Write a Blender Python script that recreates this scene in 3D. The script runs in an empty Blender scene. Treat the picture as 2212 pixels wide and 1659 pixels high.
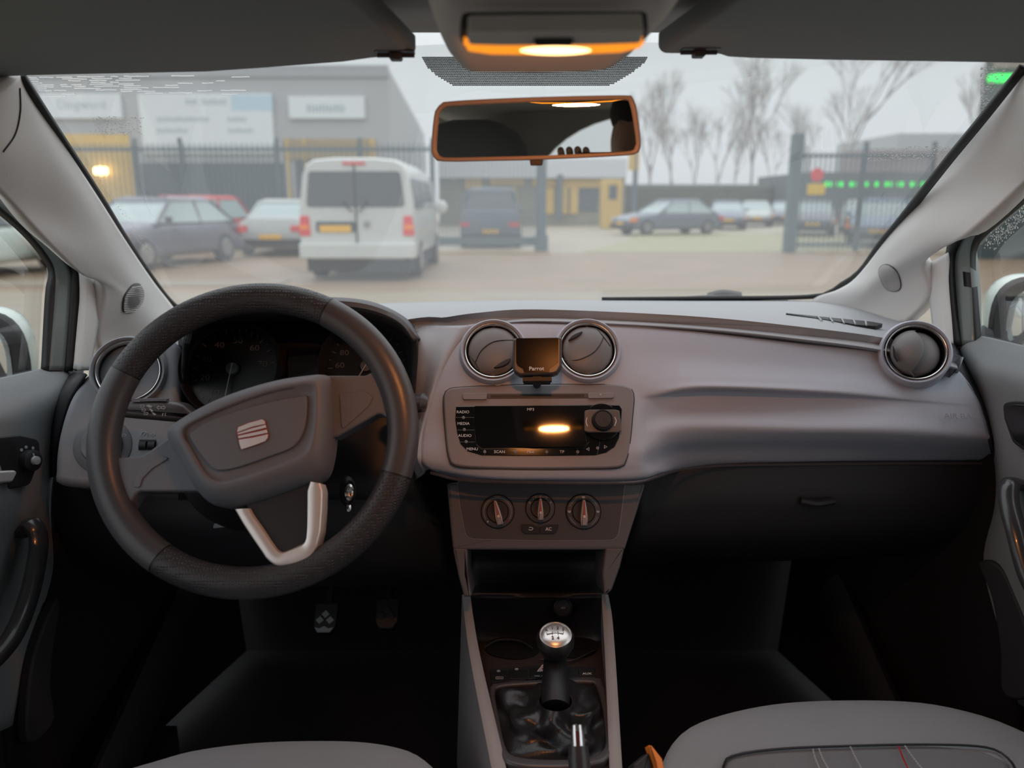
import bpy, bmesh, math, random
from mathutils import Vector, Matrix, Euler
random.seed(7)
sc = bpy.context.scene
COL = sc.collection
PI = math.pi
R = math.radians
# ---------------------------------------------------------------- camera, world, exposure
FPX = 1660.0
CAM = Vector((0, 0, 1.25))
PITCH = R(13.2)
cd = bpy.data.cameras.new('camera'); cam = bpy.data.objects.new('camera', cd); COL.objects.link(cam)
cd.sensor_width = 36; cd.lens = 36 * FPX / 2212
cam.location = CAM; cam.rotation_euler = (R(90) - PITCH, 0, 0)
cd.clip_start = 0.02; cd.clip_end = 500
cd.dof.use_dof = True; cd.dof.focus_distance = 1.02; cd.dof.aperture_fstop = 3.6
sc.camera = cam
w = bpy.data.worlds.new('overcast_sky'); sc.world = w; w.use_nodes = True
nt = w.node_tree; nt.nodes.clear()
_o = nt.nodes.new('ShaderNodeOutputWorld'); _b = nt.nodes.new('ShaderNodeBackground')
_tc = nt.nodes.new('ShaderNodeTexCoord'); _sx = nt.nodes.new('ShaderNodeSeparateXYZ'); _cr = nt.nodes.new('ShaderNodeValToRGB')
nt.links.new(_tc.outputs['Generated'], _sx.inputs[0]); nt.links.new(_sx.outputs['Z'], _cr.inputs[0])
_e = _cr.color_ramp.elements
_e[0].position = 0.0; _e[0].color = (.50, .52, .54, 1)
_e[1].position = 1.0; _e[1].color = (1.5, 1.55, 1.6, 1)
for _p, _c in ((.05, (.56, .585, .61, 1)), (.16, (.575, .615, .63, 1)), (.45, (1.0, 1.04, 1.08, 1))):
    _n = _cr.color_ramp.elements.new(_p); _n.color = _c
nt.links.new(_cr.outputs[0], _b.inputs[0]); nt.links.new(_b.outputs[0], _o.inputs[0])
_b.inputs[1].default_value = 1.25
sc.view_settings.view_transform = 'Standard'; sc.view_settings.look = 'None'
sc.view_settings.gamma = 1; sc.view_settings.exposure = 0.07; sc.view_settings.use_curve_mapping = False
cy = sc.cycles
cy.use_denoising = True
cy.max_bounces = 10; cy.diffuse_bounces = 5; cy.glossy_bounces = 5; cy.transparent_max_bounces = 24; cy.transmission_bounces = 6
cy.sample_clamp_indirect = 4.0; cy.use_adaptive_sampling = True; cy.adaptive_threshold = 0.02
cy.caustics_reflective = False; cy.caustics_refractive = False
# ---------------------------------------------------------------- camera geometry: where a line of sight meets a plane
_F = Vector((0, math.cos(PITCH), -math.sin(PITCH))); _U = Vector((0, math.sin(PITCH), math.cos(PITCH)))
def ray(px, py): return _F + Vector((1, 0, 0)) * ((px - 1106) / FPX) + _U * ((829.5 - py) / FPX)
def P(px, py, Y): d = ray(px, py); return CAM + d * (Y / d.y)
def PZ(px, py, z): d = ray(px, py); return CAM + d * ((z - CAM.z) / d.z)
def PX(px, py, x): d = ray(px, py); return CAM + d * (x / d.x)
def proj(p):
    d = Vector(p) - CAM; z = d.dot(_F); return (1106 + FPX * d.x / z, 829.5 - FPX * d.dot(_U) / z)
class Fr:
    """a working plane: origin, u to the right, v up in the plane, n towards the cabin"""
    def __init__(s, O, n, u=(1, 0, 0)):
        s.O = Vector(O); s.n = Vector(n).normalized(); u = Vector(u); s.u = (u - s.n * u.dot(s.n)).normalized(); s.v = s.n.cross(s.u)
        s.M = Matrix(((s.u.x, s.v.x, s.n.x, s.O.x), (s.u.y, s.v.y, s.n.y, s.O.y), (s.u.z, s.v.z, s.n.z, s.O.z), (0, 0, 0, 1)))
    def w(s, px, py, h=0):
        d = ray(px, py); o = s.O + s.n * h; return CAM + d * ((o - CAM).dot(s.n) / d.dot(s.n))
    def l(s, px, py, h=0):
        q = s.w(px, py, h) - s.O; return (q.dot(s.u), q.dot(s.v))
    def pl(s, pts, h=0): return [s.l(a, b, h) for a, b in pts]
    def g(s, u, v, h=0): return s.O + s.u * u + s.v * v + s.n * h
def lean(a, yaw=0): a = R(a); yaw = R(yaw); return Vector((math.sin(yaw) * math.cos(a), -math.cos(a) * math.cos(yaw), math.sin(a)))
# ---------------------------------------------------------------- curves
def spl(pts, n, closed=False):
    p = [Vector(q) for q in pts]; m = len(p); out = []
    segs = m if closed else m - 1
    den = []
    for i in range(segs):
        if closed: a, b, c, d = p[(i - 1) % m], p[i], p[(i + 1) % m], p[(i + 2) % m]
        else:
            b, c = p[i], p[i + 1]; a = p[i - 1] if i > 0 else b * 2 - c; d = p[i + 2] if i + 2 < m else c * 2 - b
        for k in range(12):
            t = k / 12
            den.append(.5 * ((2 * b) + (c - a) * t + (2 * a - 5 * b + 4 * c - d) * t * t + (3 * b - a - 3 * c + d) * t ** 3))
    den.append(p[0].copy() if closed else p[-1].copy())
    return rs(den, n, closed)
def rs(den, n, closed=False):
    L = [0.0]
    for i in range(1, len(den)): L.append(L[-1] + (den[i] - den[i - 1]).length)
    tot = L[-1]; out = []; j = 0
    for k in range(n):
        t = tot * k / (n if closed else n - 1)
        while j < len(L) - 2 and L[j + 1] < t: j += 1
        s_ = (t - L[j]) / max(1e-12, L[j + 1] - L[j]); out.append(den[j].lerp(den[j + 1], min(1, max(0, s_))))
    return out
def rpoly(pts, r, seg=5):
    """polygon with rounded corners; r one number or one per corner"""
    p = [Vector((q[0], q[1])) for q in pts]; m = len(p); out = []
    for i in range(m):
        ri = r[i] if isinstance(r, (list, tuple)) else r
        a, b, c = p[i - 1], p[i], p[(i + 1) % m]
        u, v = (a - b), (c - b); lu, lv = u.length, v.length
        if ri <= 0 or lu < 1e-9 or lv < 1e-9: out.append((b.x, b.y)); continue
        u /= lu; v /= lv
        ang = math.acos(max(-1, min(1, u.dot(v)))); t = min(ri / max(1e-6, math.tan(ang / 2)), lu * .48, lv * .48)
        s0, s1 = b + u * t, b + v * t
        for k in range(seg + 1):
            q = k / seg; x = s0 * (1 - q) ** 2 + b * 2 * q * (1 - q) + s1 * q * q; out.append((x.x, x.y))
    return out
def rect(x0, y0, x1, y1, r=0, seg=5): return rpoly([(x0, y0), (x1, y0), (x1, y1), (x0, y1)], r, seg)
def circ(cx, cy, r, n=40, ry=None): return [(cx + r * math.cos(2 * PI * k / n), cy + (ry or r) * math.sin(2 * PI * k / n)) for k in range(n)]
def area(p): return sum(p[i - 1][0] * p[i][1] - p[i][0] * p[i - 1][1] for i in range(len(p))) / 2
def inset(p, d):
    p = [Vector((q[0], q[1])) for q in p]; m = len(p); sgn = 1 if area(p) > 0 else -1; out = []
    for i in range(m):
        a, b, c = p[i - 1], p[i], p[(i + 1) % m]
        e1, e2 = (b - a), (c - b)
        if e1.length < 1e-9: e1 = e2
        if e2.length < 1e-9: e2 = e1
        e1.normalize(); e2.normalize(); n1 = Vector((-e1.y, e1.x)) * sgn; n2 = Vector((-e2.y, e2.x)) * sgn
        n = n1 + n2; k = n.length
        if k < .35: n = n1; k = 1
        else: n = n / k; k = max(.6, n.dot(n1))
        q = b + n * (d / k); out.append((q.x, q.y))
    return out
# ---------------------------------------------------------------- mesh collector
I4 = Matrix.Identity(4)
class B:
    def __init__(s): s.v = []; s.f = []; s.wn = False
    def add(s, V, F, M=None):
        o = len(s.v); s.v += [(M @ Vector(q)) if M else Vector(q) for q in V]; s.f += [tuple(i + o for i in f) for f in F]; return s
    def box(s, x0, y0, z0, x1, y1, z1, M=None):
        V = [(x, y, z) for z in (z0, z1) for y in (y0, y1) for x in (x0, x1)]
        return s.add(V, [(0, 2, 3, 1), (4, 5, 7, 6), (0, 1, 5, 4), (2, 6, 7, 3), (0, 4, 6, 2), (1, 3, 7, 5)], M)
    def loops(s, LS, M=None, closed=True, cap0=True, cap1=True):
        V = []; F = []; n = len(LS[0])
        for l in LS: V += [Vector(q) for q in l]
        for i in range(len(LS) - 1):
            for k in range(n if closed else n - 1):
                a = i * n + k; b = i * n + (k + 1) % n; F.append((a, b, b + n, a + n))
        if cap0: F.append(tuple(range(n))[::-1])
        if cap1: F.append(tuple(range((len(LS) - 1) * n, len(LS) * n)))
        return s.add(V, F, M)
    def prism(s, poly, z0, z1, M=None, bev=0, seg=3, back=True):
        if bev: s.wn = True
        if area(poly) < 0: poly = poly[::-1]
        L = [[(x, y, z0) for x, y in poly]]
        if bev:
            for k in range(seg + 1):
                t = PI / 2 * k / seg; q = inset(poly, bev * (1 - math.cos(t))); L.append([(x, y, z1 - bev * (1 - math.sin(t))) for x, y in q])
        else: L.append([(x, y, z1) for x, y in poly])
        return s.loops(L, M, cap0=back)
    def ring(s, outer, inner, z0, z1, M=None, bev=0, seg=3):
        """flat ring; outer and inner have the same number of points"""
        if bev: s.wn = True
        if area(outer) < 0: outer = outer[::-1]
        if area(inner) < 0: inner = inner[::-1]
        L = [[(x, y, z0) for x, y in outer]]
        if bev:
            for k in range(seg + 1):
                t = PI / 2 * k / seg; L.append([(x, y, z1 - bev * (1 - math.sin(t))) for x, y in inset(outer, bev * (1 - math.cos(t)))])
            for k in range(seg + 1):
                t = PI / 2 * (1 - k / seg); L.append([(x, y, z1 - bev * (1 - math.sin(t))) for x, y in inset(inner, -bev * (1 - math.cos(t)))])
        else: L += [[(x, y, z1) for x, y in outer], [(x, y, z1) for x, y in inner]]
        L.append([(x, y, z0) for x, y in inner]); L.append(L[0])
        return s.loops(L, M, cap0=False, cap1=False)
    def tube(s, path, r, n=10, closed=False, cap=True, M=None, sq=1.0):
        p = [Vector(q) for q in path]; m = len(p)
        rr = r if isinstance(r, (list, tuple)) else [r] * m
        t0 = (p[1] - p[0]).normalized(); ref = Vector((0, 0, 1)) if abs(t0.z) < .9 else Vector((1, 0, 0))
        nn = (ref - t0 * ref.dot(t0)).normalized(); L = []
        for i in range(m):
            if closed: t = (p[(i + 1) % m] - p[i - 1])
            else: t = p[min(i + 1, m - 1)] - p[max(i - 1, 0)]
            t.normalize(); nn = (nn - t * nn.dot(t)).normalized(); bb = t.cross(nn)
            L.append([p[i] + nn * (rr[i] * math.cos(2 * PI * k / n)) + bb * (rr[i] * sq * math.sin(2 * PI * k / n)) for k in range(n)])
        if closed: L.append(L[0])
        return s.loops(L, M, cap0=cap and not closed, cap1=cap and not closed)
    def lathe(s, prof, n=40, M=None, cap0=False, cap1=False):
        return s.loops([[(r * math.cos(2 * PI * k / n), r * math.sin(2 * PI * k / n), z) for k in range(n)] for r, z in prof], M, cap0=cap0, cap1=cap1)
    def grid(s, rows, nu, nv, M=None, thick=None):
        """smooth surface through rows of points"""
        A = [spl(r, nu) for r in rows]
        C = [spl2([a[i] for a in A], nv) for i in range(nu)]
        V = [C[i][j] for j in range(nv) for i in range(nu)]
        F = [(j * nu + i, j * nu + i + 1, (j + 1) * nu + i + 1, (j + 1) * nu + i) for j in range(nv - 1) for i in range(nu - 1)]
        return s.add(V, F, M)
    def ell(s, c, r, M=None, n=20, m=12):
        c = Vector(c); r = r if isinstance(r, (tuple, list)) else (r, r, r); L = []
        for j in range(1, m):
            t = PI * j / m; L.append([(c.x + r[0] * math.sin(t) * math.cos(2 * PI * k / n), c.y + r[1] * math.sin(t) * math.sin(2 * PI * k / n), c.z - r[2] * math.cos(t)) for k in range(n)])
        return s.loops(L, M)
    def mesh(s, name):
        me = bpy.data.meshes.new(name); me.from_pydata([tuple(v) for v in s.v], [], s.f); me.validate(); me.update(); return me
    def build(s, name, mat, parent=None, smooth=38, solid=0, bevel=0, sub=0, label=None, flip=False):
        me = s.mesh(name)
        bm = bmesh.new(); bm.from_mesh(me)
        if solid == 0 and not flip: bmesh.ops.recalc_face_normals(bm, faces=bm.faces)
        if solid:      # an open sheet gets its thickness on the side away from the cabin
            cab = Vector((.03, .2, 1.15)); solid = abs(solid)
            if sum((cab - f.calc_center_median()).dot(f.normal) * f.calc_area() for f in bm.faces) < 0: bmesh.ops.reverse_faces(bm, faces=bm.faces)
        if flip: bmesh.ops.reverse_faces(bm, faces=bm.faces)
        bm.to_mesh(me); bm.free()
        if smooth:
            me.polygons.foreach_set('use_smooth', [True] * len(me.polygons)); me.set_sharp_from_angle(angle=R(smooth))
        o = bpy.data.objects.new(name, me); COL.objects.link(o); me.materials.append(mat)
        if parent is not None:
            o.parent = parent; o.matrix_parent_inverse = parent.matrix_basis.inverted() if parent.type == 'EMPTY' and parent.get('_w') else Matrix.Identity(4)
        if solid: m = o.modifiers.new('thickness', 'SOLIDIFY'); m.thickness = solid; m.offset = -1
        if s.wn and smooth and not bevel: m = o.modifiers.new('flat_faces', 'WEIGHTED_NORMAL'); m.weight = 60; m.keep_sharp = True
        if bevel: m = o.modifiers.new('edge', 'BEVEL'); m.width = bevel; m.segments = 3; m.limit_method = 'ANGLE'; m.angle_limit = R(40)
        if sub: m = o.modifiers.new('smooth', 'SUBSURF'); m.levels = sub; m.render_levels = sub
        if label: o['label'] = label
        return o
def spl2(pts, nv):
    """even in parameter, so rows stay where they were put"""
    m = len(pts); out = []
    for k in range(nv):
        t = (m - 1) * k / (nv - 1); i = min(int(t), m - 2); t -= i; b, c = pts[i], pts[i + 1]
        a = pts[i - 1] if i > 0 else b * 2 - c; d = pts[i + 2] if i + 2 < m else c * 2 - b
        out.append(.5 * ((2 * b) + (c - a) * t + (2 * a - 5 * b + 4 * c - d) * t * t + (3 * b - a - 3 * c + d) * t ** 3))
    return out
def tag(o, label=None, cat=None, group=None, kind=None):
    if label: o['label'] = label
    if cat: o['category'] = cat
    if group: o['group'] = group
    if kind: o['kind'] = kind
    return o
def thing(name, label, cat, at=None, group=None, kind=None):
    """Empty at the thing's base; with at=... its parts are given in world coordinates"""
    o = bpy.data.objects.new(name, None); COL.objects.link(o); o.empty_display_size = .05
    if at is not None: o.location = Vector(at); o['_w'] = 1
    bpy.context.view_layer.update() if False else None
    return tag(o, label, cat, group, kind)
def copy_tree(o, parent=None):
    c = o.copy(); COL.objects.link(c)
    if parent is not None: c.parent = parent
    for ch in list(o.children): copy_tree(ch, c)
    return c
def text(s, fr, uv, size, mat, parent, h=.0006, name='lettering', ext=.0002, align='CENTER', rot=0, sx=1, shear=0, bold=0):
    cu = bpy.data.curves.new('t', 'FONT'); cu.body = s; cu.size = size; cu.extrude = ext; cu.align_x = align; cu.align_y = 'CENTER'; cu.shear = shear; cu.resolution_u = 3
    if bold: cu.offset = bold
    ob = bpy.data.objects.new('t', cu); COL.objects.link(ob)
    me = bpy.data.meshes.new_from_object(ob.evaluated_get(bpy.context.evaluated_depsgraph_get())); bpy.data.objects.remove(ob); bpy.data.curves.remove(cu)
    M = fr.M @ Matrix.Translation((uv[0], uv[1], h)) @ Matrix.Rotation(R(rot), 4, 'Z') @ Matrix.Diagonal((sx, 1, 1, 1))
    b = B(); b.add([v.co for v in me.vertices], [tuple(p.vertices) for p in me.polygons], M); bpy.data.meshes.remove(me)
    return b.build(name, mat, parent, smooth=0, flip=False) if b.v else None
# ---------------------------------------------------------------- materials
def mat(name, col, rough=.6, metal=0, spec=.5, grain=0, gscale=600, emit=None, estr=0, var=0, vscale=8, coat=0, sheen=0, col2=None, noise_space='Object', trans=0):
    m = bpy.data.materials.new(name); m.use_nodes = True; n = m.node_tree.nodes; l = m.node_tree.links; b = n['Principled BSDF']
    b.inputs['Base Color'].default_value = (*col, 1); b.inputs['Roughness'].default_value = rough; b.inputs['Metallic'].default_value = metal
    b.inputs['Specular IOR Level'].default_value = spec; b.inputs['Coat Weight'].default_value = coat; b.inputs['Coat Roughness'].default_value = .05
    b.inputs['Sheen Weight'].default_value = sheen
    if emit: b.inputs['Emission Color'].default_value = (*emit, 1); b.inputs['Emission Strength'].default_value = estr
    tc = n.new('ShaderNodeTexCoord')
    if grain:
        t = n.new('ShaderNodeTexNoise'); t.inputs['Scale'].default_value = gscale; t.inputs['Detail'].default_value = 2
        l.new(tc.outputs['Object'], t.inputs['Vector']); bp = n.new('ShaderNodeBump'); bp.inputs['Strength'].default_value = grain; bp.inputs['Distance'].default_value = .0006
        l.new(t.outputs['Fac'], bp.inputs['Height']); l.new(bp.outputs[0], b.inputs['Normal'])
    t2 = n.new('ShaderNodeTexNoise'); t2.inputs['Scale'].default_value = vscale; t2.inputs['Detail'].default_value = 4
    l.new(tc.outputs['Object'], t2.inputs['Vector']); mx = n.new('ShaderNodeMix'); mx.data_type = 'RGBA'
    v = var or .06; c2 = col2 or tuple(max(0, c * (1 - v)) for c in col)
    mx.inputs[6].default_value = (*(col if col2 else tuple(min(1, c * (1 + v)) for c in col)), 1); mx.inputs[7].default_value = (*c2, 1)
    l.new(t2.outputs['Fac'], mx.inputs[0]); l.new(mx.outputs[2], b.inputs['Base Color'])
    return m
def thin_glass(name, tint=(1, 1, 1), refl=1.0, film=0.0, rough=0):
    """a thin pane: lets light straight through, mirrors a little by angle, with a weak film added to haze the view"""
    m = bpy.data.materials.new(name); m.use_nodes = True; n = m.node_tree.nodes; l = m.node_tree.links; n.clear()
    o = n.new('ShaderNodeOutputMaterial'); t = n.new('ShaderNodeBsdfTransparent'); t.inputs[0].default_value = (*tint, 1)
    g = n.new('ShaderNodeBsdfGlossy'); g.inputs['Roughness'].default_value = rough; f = n.new('ShaderNodeFresnel'); f.inputs[0].default_value = 1.45
    mm = n.new('ShaderNodeMath'); mm.operation = 'MULTIPLY'; mm.inputs[1].default_value = refl; l.new(f.outputs[0], mm.inputs[0])
    mx = n.new('ShaderNodeMixShader'); l.new(mm.outputs[0], mx.inputs[0]); l.new(t.outputs[0], mx.inputs[1]); l.new(g.outputs[0], mx.inputs[2]); last = mx
    if film:  # translucent share added so the view looks hazy and washed out
        tr = n.new('ShaderNodeBsdfTranslucent'); tr.inputs[0].default_value = (.9, .9, .9, 1); m2 = n.new('ShaderNodeMixShader'); m2.inputs[0].default_value = film
        l.new(last.outputs[0], m2.inputs[1]); l.new(tr.outputs[0], m2.inputs[2]); last = m2
    l.new(last.outputs[0], o.inputs[0]); return m
from mathutils.bvhtree import BVHTree
def bvh(o):
    bpy.context.view_layer.update(); return BVHTree.FromObject(o, bpy.context.evaluated_depsgraph_get())
def hit(t, px, py, h=.001):
    d = ray(px, py).normalized(); loc, nn, i_, ds = t.ray_cast(CAM, d)
    if loc is None: return None
    if nn.dot(d) > 0: nn = -nn
    return loc + nn * h, nn
M = {}
M['pad'] = mat('soft_dash_plastic', (.34, .345, .36), .62, grain=.35, gscale=900)
M['panel'] = mat('grey_dash_plastic', (.42, .435, .50), .58, grain=.3, gscale=900)
M['fascia'] = mat('fascia_plastic', (.205, .195, .21), .45, grain=.15, gscale=900)
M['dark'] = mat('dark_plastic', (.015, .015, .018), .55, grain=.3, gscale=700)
M['black'] = mat('black_plastic', (.008, .008, .009), .5)
M['gloss'] = mat('gloss_black', (.006, .006, .007), .06, coat=.5)
M['screen'] = mat('screen_glass', (.004, .004, .005), .04, coat=.3)
M['chrome'] = mat('satin_chrome', (.72, .71, .70), .22, metal=1)
M['mirror'] = mat('mirror_glass', (.86, .88, .86), .005, metal=1)
M['silver'] = mat('silver_paint', (.80, .77, .75), .32, metal=.5)
M['wheel'] = mat('wheel_rubber', (.062, .062, .07), .36, grain=.2, gscale=500)
M['hub'] = mat('hub_plastic', (.135, .14, .16), .5, grain=.25, gscale=800)
M['pillar'] = mat('pillar_trim', (.66, .655, .64), .75, grain=.3, gscale=500)
M['roof'] = mat('headliner_fabric', (.36, .36, .36), .95, grain=.6, gscale=400)
M['visor'] = mat('visor_vinyl', (.20, .215, .22), .8, grain=.5, gscale=300)
M['door'] = mat('door_plastic', (.22, .235, .245), .6, grain=.3, gscale=700)
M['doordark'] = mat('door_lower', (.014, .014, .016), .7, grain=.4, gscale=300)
M['seat'] = mat('seat_cloth', (.25, .265, .285), .95, grain=.8, gscale=900, sheen=.2)
M['seatin'] = mat('seat_cloth_inner', (.16, .165, .175), .95, grain=.8, gscale=700, sheen=.2)
M['rubber'] = mat('seal_rubber', (.010, .011, .012), .5)
M['white'] = mat('print_white', (.75, .75, .75), .6)
M['greyprint'] = mat('print_grey', (.42, .42, .44), .6)
M['red'] = mat('red_paint', (.55, .02, .02), .4)
M['orange'] = mat('orange_plastic', (.9, .25, .03), .5)
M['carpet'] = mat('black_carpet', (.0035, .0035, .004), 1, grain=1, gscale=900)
M['mint'] = mat('mint_car_paint', (.62, .70, .64), .25, coat=.6)
M['leather'] = mat('leatherette', (.018, .017, .019), .32, grain=.4, gscale=350)
M['console'] = mat('console_silver_grey', (.30, .27, .265), .42)
M['glass'] = thin_glass('window_glass', (.97, .98, .98), .25)
M['wind'] = thin_glass('windscreen_glass', (.97, .98, .98), .15, film=.05)
# ================================================================ OUTSIDE
def gpt(px, py): p = PZ(px, py, 0); return (p.x, p.y)
def ground_mat(name, c1, c2, c3, s1=.6, s2=14):
    m = bpy.data.materials.new(name); m.use_nodes = True; n = m.node_tree.nodes; l = m.node_tree.links; b = n['Principled BSDF']; b.inputs['Roughness'].default_value = .55
    tc = n.new('ShaderNodeTexCoord'); a = n.new('ShaderNodeTexNoise'); a.inputs['Scale'].default_value = s1; a.inputs['Detail'].default_value = 6; l.new(tc.outputs['Object'], a.inputs[0])
    c = n.new('ShaderNodeTexNoise'); c.inputs['Scale'].default_value = s2; c.inputs['Detail'].default_value = 4; l.new(tc.outputs['Object'], c.inputs[0])
    x = n.new('ShaderNodeMix'); x.data_type = 'RGBA'; x.inputs[6].default_value = (*c1, 1); x.inputs[7].default_value = (*c2, 1)
    r = n.new('ShaderNodeMapRange'); r.inputs[1].default_value = .35; r.inputs[2].default_value = .65; l.new(a.outputs['Fac'], r.inputs[0]); l.new(r.outputs[0], x.inputs[0])
    y = n.new('ShaderNodeMix'); y.data_type = 'RGBA'; y.inputs[7].default_value = (*c3, 1); l.new(x.outputs[2], y.inputs[6])
    r2 = n.new('ShaderNodeMapRange'); r2.inputs[1].default_value = .5; r2.inputs[2].default_value = .8; l.new(c.outputs['Fac'], r2.inputs[0]); l.new(r2.outputs[0], y.inputs[0]); l.new(y.outputs[2], b.inputs['Base Color'])
    return m
M['yard'] = ground_mat('pale_concrete_yard', (.35, .305, .235), (.31, .27, .20), (.27, .24, .18))
M['brick'] = ground_mat('brown_brick_street', (.26, .185, .12), (.225, .158, .10), (.19, .135, .085), .9, 22)
M['kerb'] = ground_mat('pale_pavement', (.28, .235, .175), (.25, .21, .155), (.21, .18, .135), 1.5, 30)
M['grass'] = ground_mat('thin_winter_grass', (.28, .275, .13), (.31, .28, .16), (.22, .225, .10), 1.2, 20)
M['leaves'] = ground_mat('fallen_leaves_strip', (.30, .17, .10), (.26, .22, .10), (.34, .18, .09), 3, 40)
def slab(name, x0, y0, x1, y1, z, m):
    b = B(); b.box(x0, y0, z - .12, x1, y1, z); return tag(b.build(name, m), kind='structure')
slab('ground_yard', -70, 20.4, 70, 120, 0.0, M['yard'])
slab('ground_street', -70, 11.2, 70, 20.4, 0.0, M['brick'])
slab('ground_pavement', -70, -14, 70, 11.2, 0.0, M['kerb'])
b = B()
for poly in ([(1.9, 20.6), (9.0, 20.6), (13.5, 31), (6.0, 37), (4.0, 27)],):
    b.prism([(x, y) for x, y in poly], -.05, .012)
tag(b.build('ground_grass', M['grass']), kind='structure')
b = B(); b.box(-70, 19.9, -.05, 1.0, 20.7, .02); b.box(7.8, 19.9, -.05, 70, 20.8, .02); tag(b.build('ground_leaf_strip', M['leaves']), kind='structure')
b = B(); b.box(-60, 11.9, -.05, -3.7, 12.9, .015); b.box(12, 12.5, -.05, 60, 17.2, .015); tag(b.build('ground_verge', M['kerb']), kind='structure')
# ---- palettes
M['steel'] = mat('grey_green_fence_steel', (.10, .145, .165), .6)
M['wallgrey'] = mat('grey_metal_cladding', (.40, .41, .42), .6, vscale=.4, var=.05)
M['wallside'] = mat('side_cladding', (.36, .37, .385), .6, vscale=.4)
M['signwhite'] = mat('white_sign_board', (.72, .76, .78), .5)
M['signblue'] = mat('pale_blue_sign_print', (.48, .64, .74), .5)
M['signink'] = mat('grey_blue_sign_ink', (.38, .47, .52), .6)
M['yellow'] = mat('yellow_wall_paint', (.66, .44, .12), .55, vscale=2, var=.12)
M['shutter'] = mat('slate_roller_shutter', (.075, .10, .125), .6)
M['tyre'] = mat('tyre_rubber', (.025, .027, .03), .8)
M['rim'] = mat('alloy_rim', (.35, .35, .36), .4, metal=.6)
M['cglass'] = mat('car_window_glass', (.07, .085, .095), .12, spec=.9)
M['cglassl'] = mat('pale_car_window_glass', (.30, .38, .38), .15, spec=.9)
M['plate'] = mat('yellow_number_plate', (.85, .47, .04), .5)
M['tail'] = mat('red_tail_light', (.75, .06, .07), .3)
M['amber'] = mat('amber_indicator', (.95, .25, .03), .3)
M['head'] = mat('clear_headlight', (.55, .58, .6), .15)
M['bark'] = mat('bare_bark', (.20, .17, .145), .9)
M['barkfar'] = mat('hazy_twigs', (.38, .35, .33), .9)  # paler than bark: distance haze is put into the colour
M['redpaint'] = mat('red_car_paint', (.50, .055, .06), .3)
M['hedge'] = mat('dark_hedge', (.09, .10, .085), .95, vscale=3, var=.4)
M['ledgreen'] = mat('green_sign_light', (0, .6, .1), .5, emit=(0.0, 1.0, .08), estr=1.0)
M['lampwhite'] = mat('wall_lamp_light', (1, .9, .6), .5, emit=(1, .78, .36), estr=6)
# ---- vehicles
def sup(w_, zb, zt, y, n=28, e=.32, top=1.0):
    out = []; m, h = (zb + zt) / 2, (zt - zb) / 2
    for k in range(n):
        a = 2 * PI * (k + .5) / n; c, s_ = math.cos(a), math.sin(a)
        x = w_ * math.copysign(abs(c) ** e, c); z = m + h * math.copysign(abs(s_) ** e, s_)
        if z > m: x *= 1 - (1 - top) * (z - m) / h
        out.append((x, y, z))
    return out
def wheel(root, x, y, r=.31, wd=.2, rimm=None):
    s_ = 1 if x > 0 else -1
    Mx = Matrix.Translation((x, y, r)) @ Matrix.Rotation(s_ * PI / 2, 4, 'Y')
    t = B(); t.lathe([(r * .62, -wd / 2), (r * .93, -wd / 2), (r, -wd / 2 + .03), (r, wd / 2 - .03), (r * .93, wd / 2), (r * .62, wd / 2)], 24, Mx, cap0=True, cap1=True)
    o = t.build('wheel', M['tyre'], root)
    h = B(); h.lathe([(r * .62, wd / 2 + .002), (r * .58, wd / 2 + .012), (r * .2, wd / 2 + .004), (.0005, wd / 2 + .01)], 16, Mx); h.build('hubcap', rimm or M['rim'], o)
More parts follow.
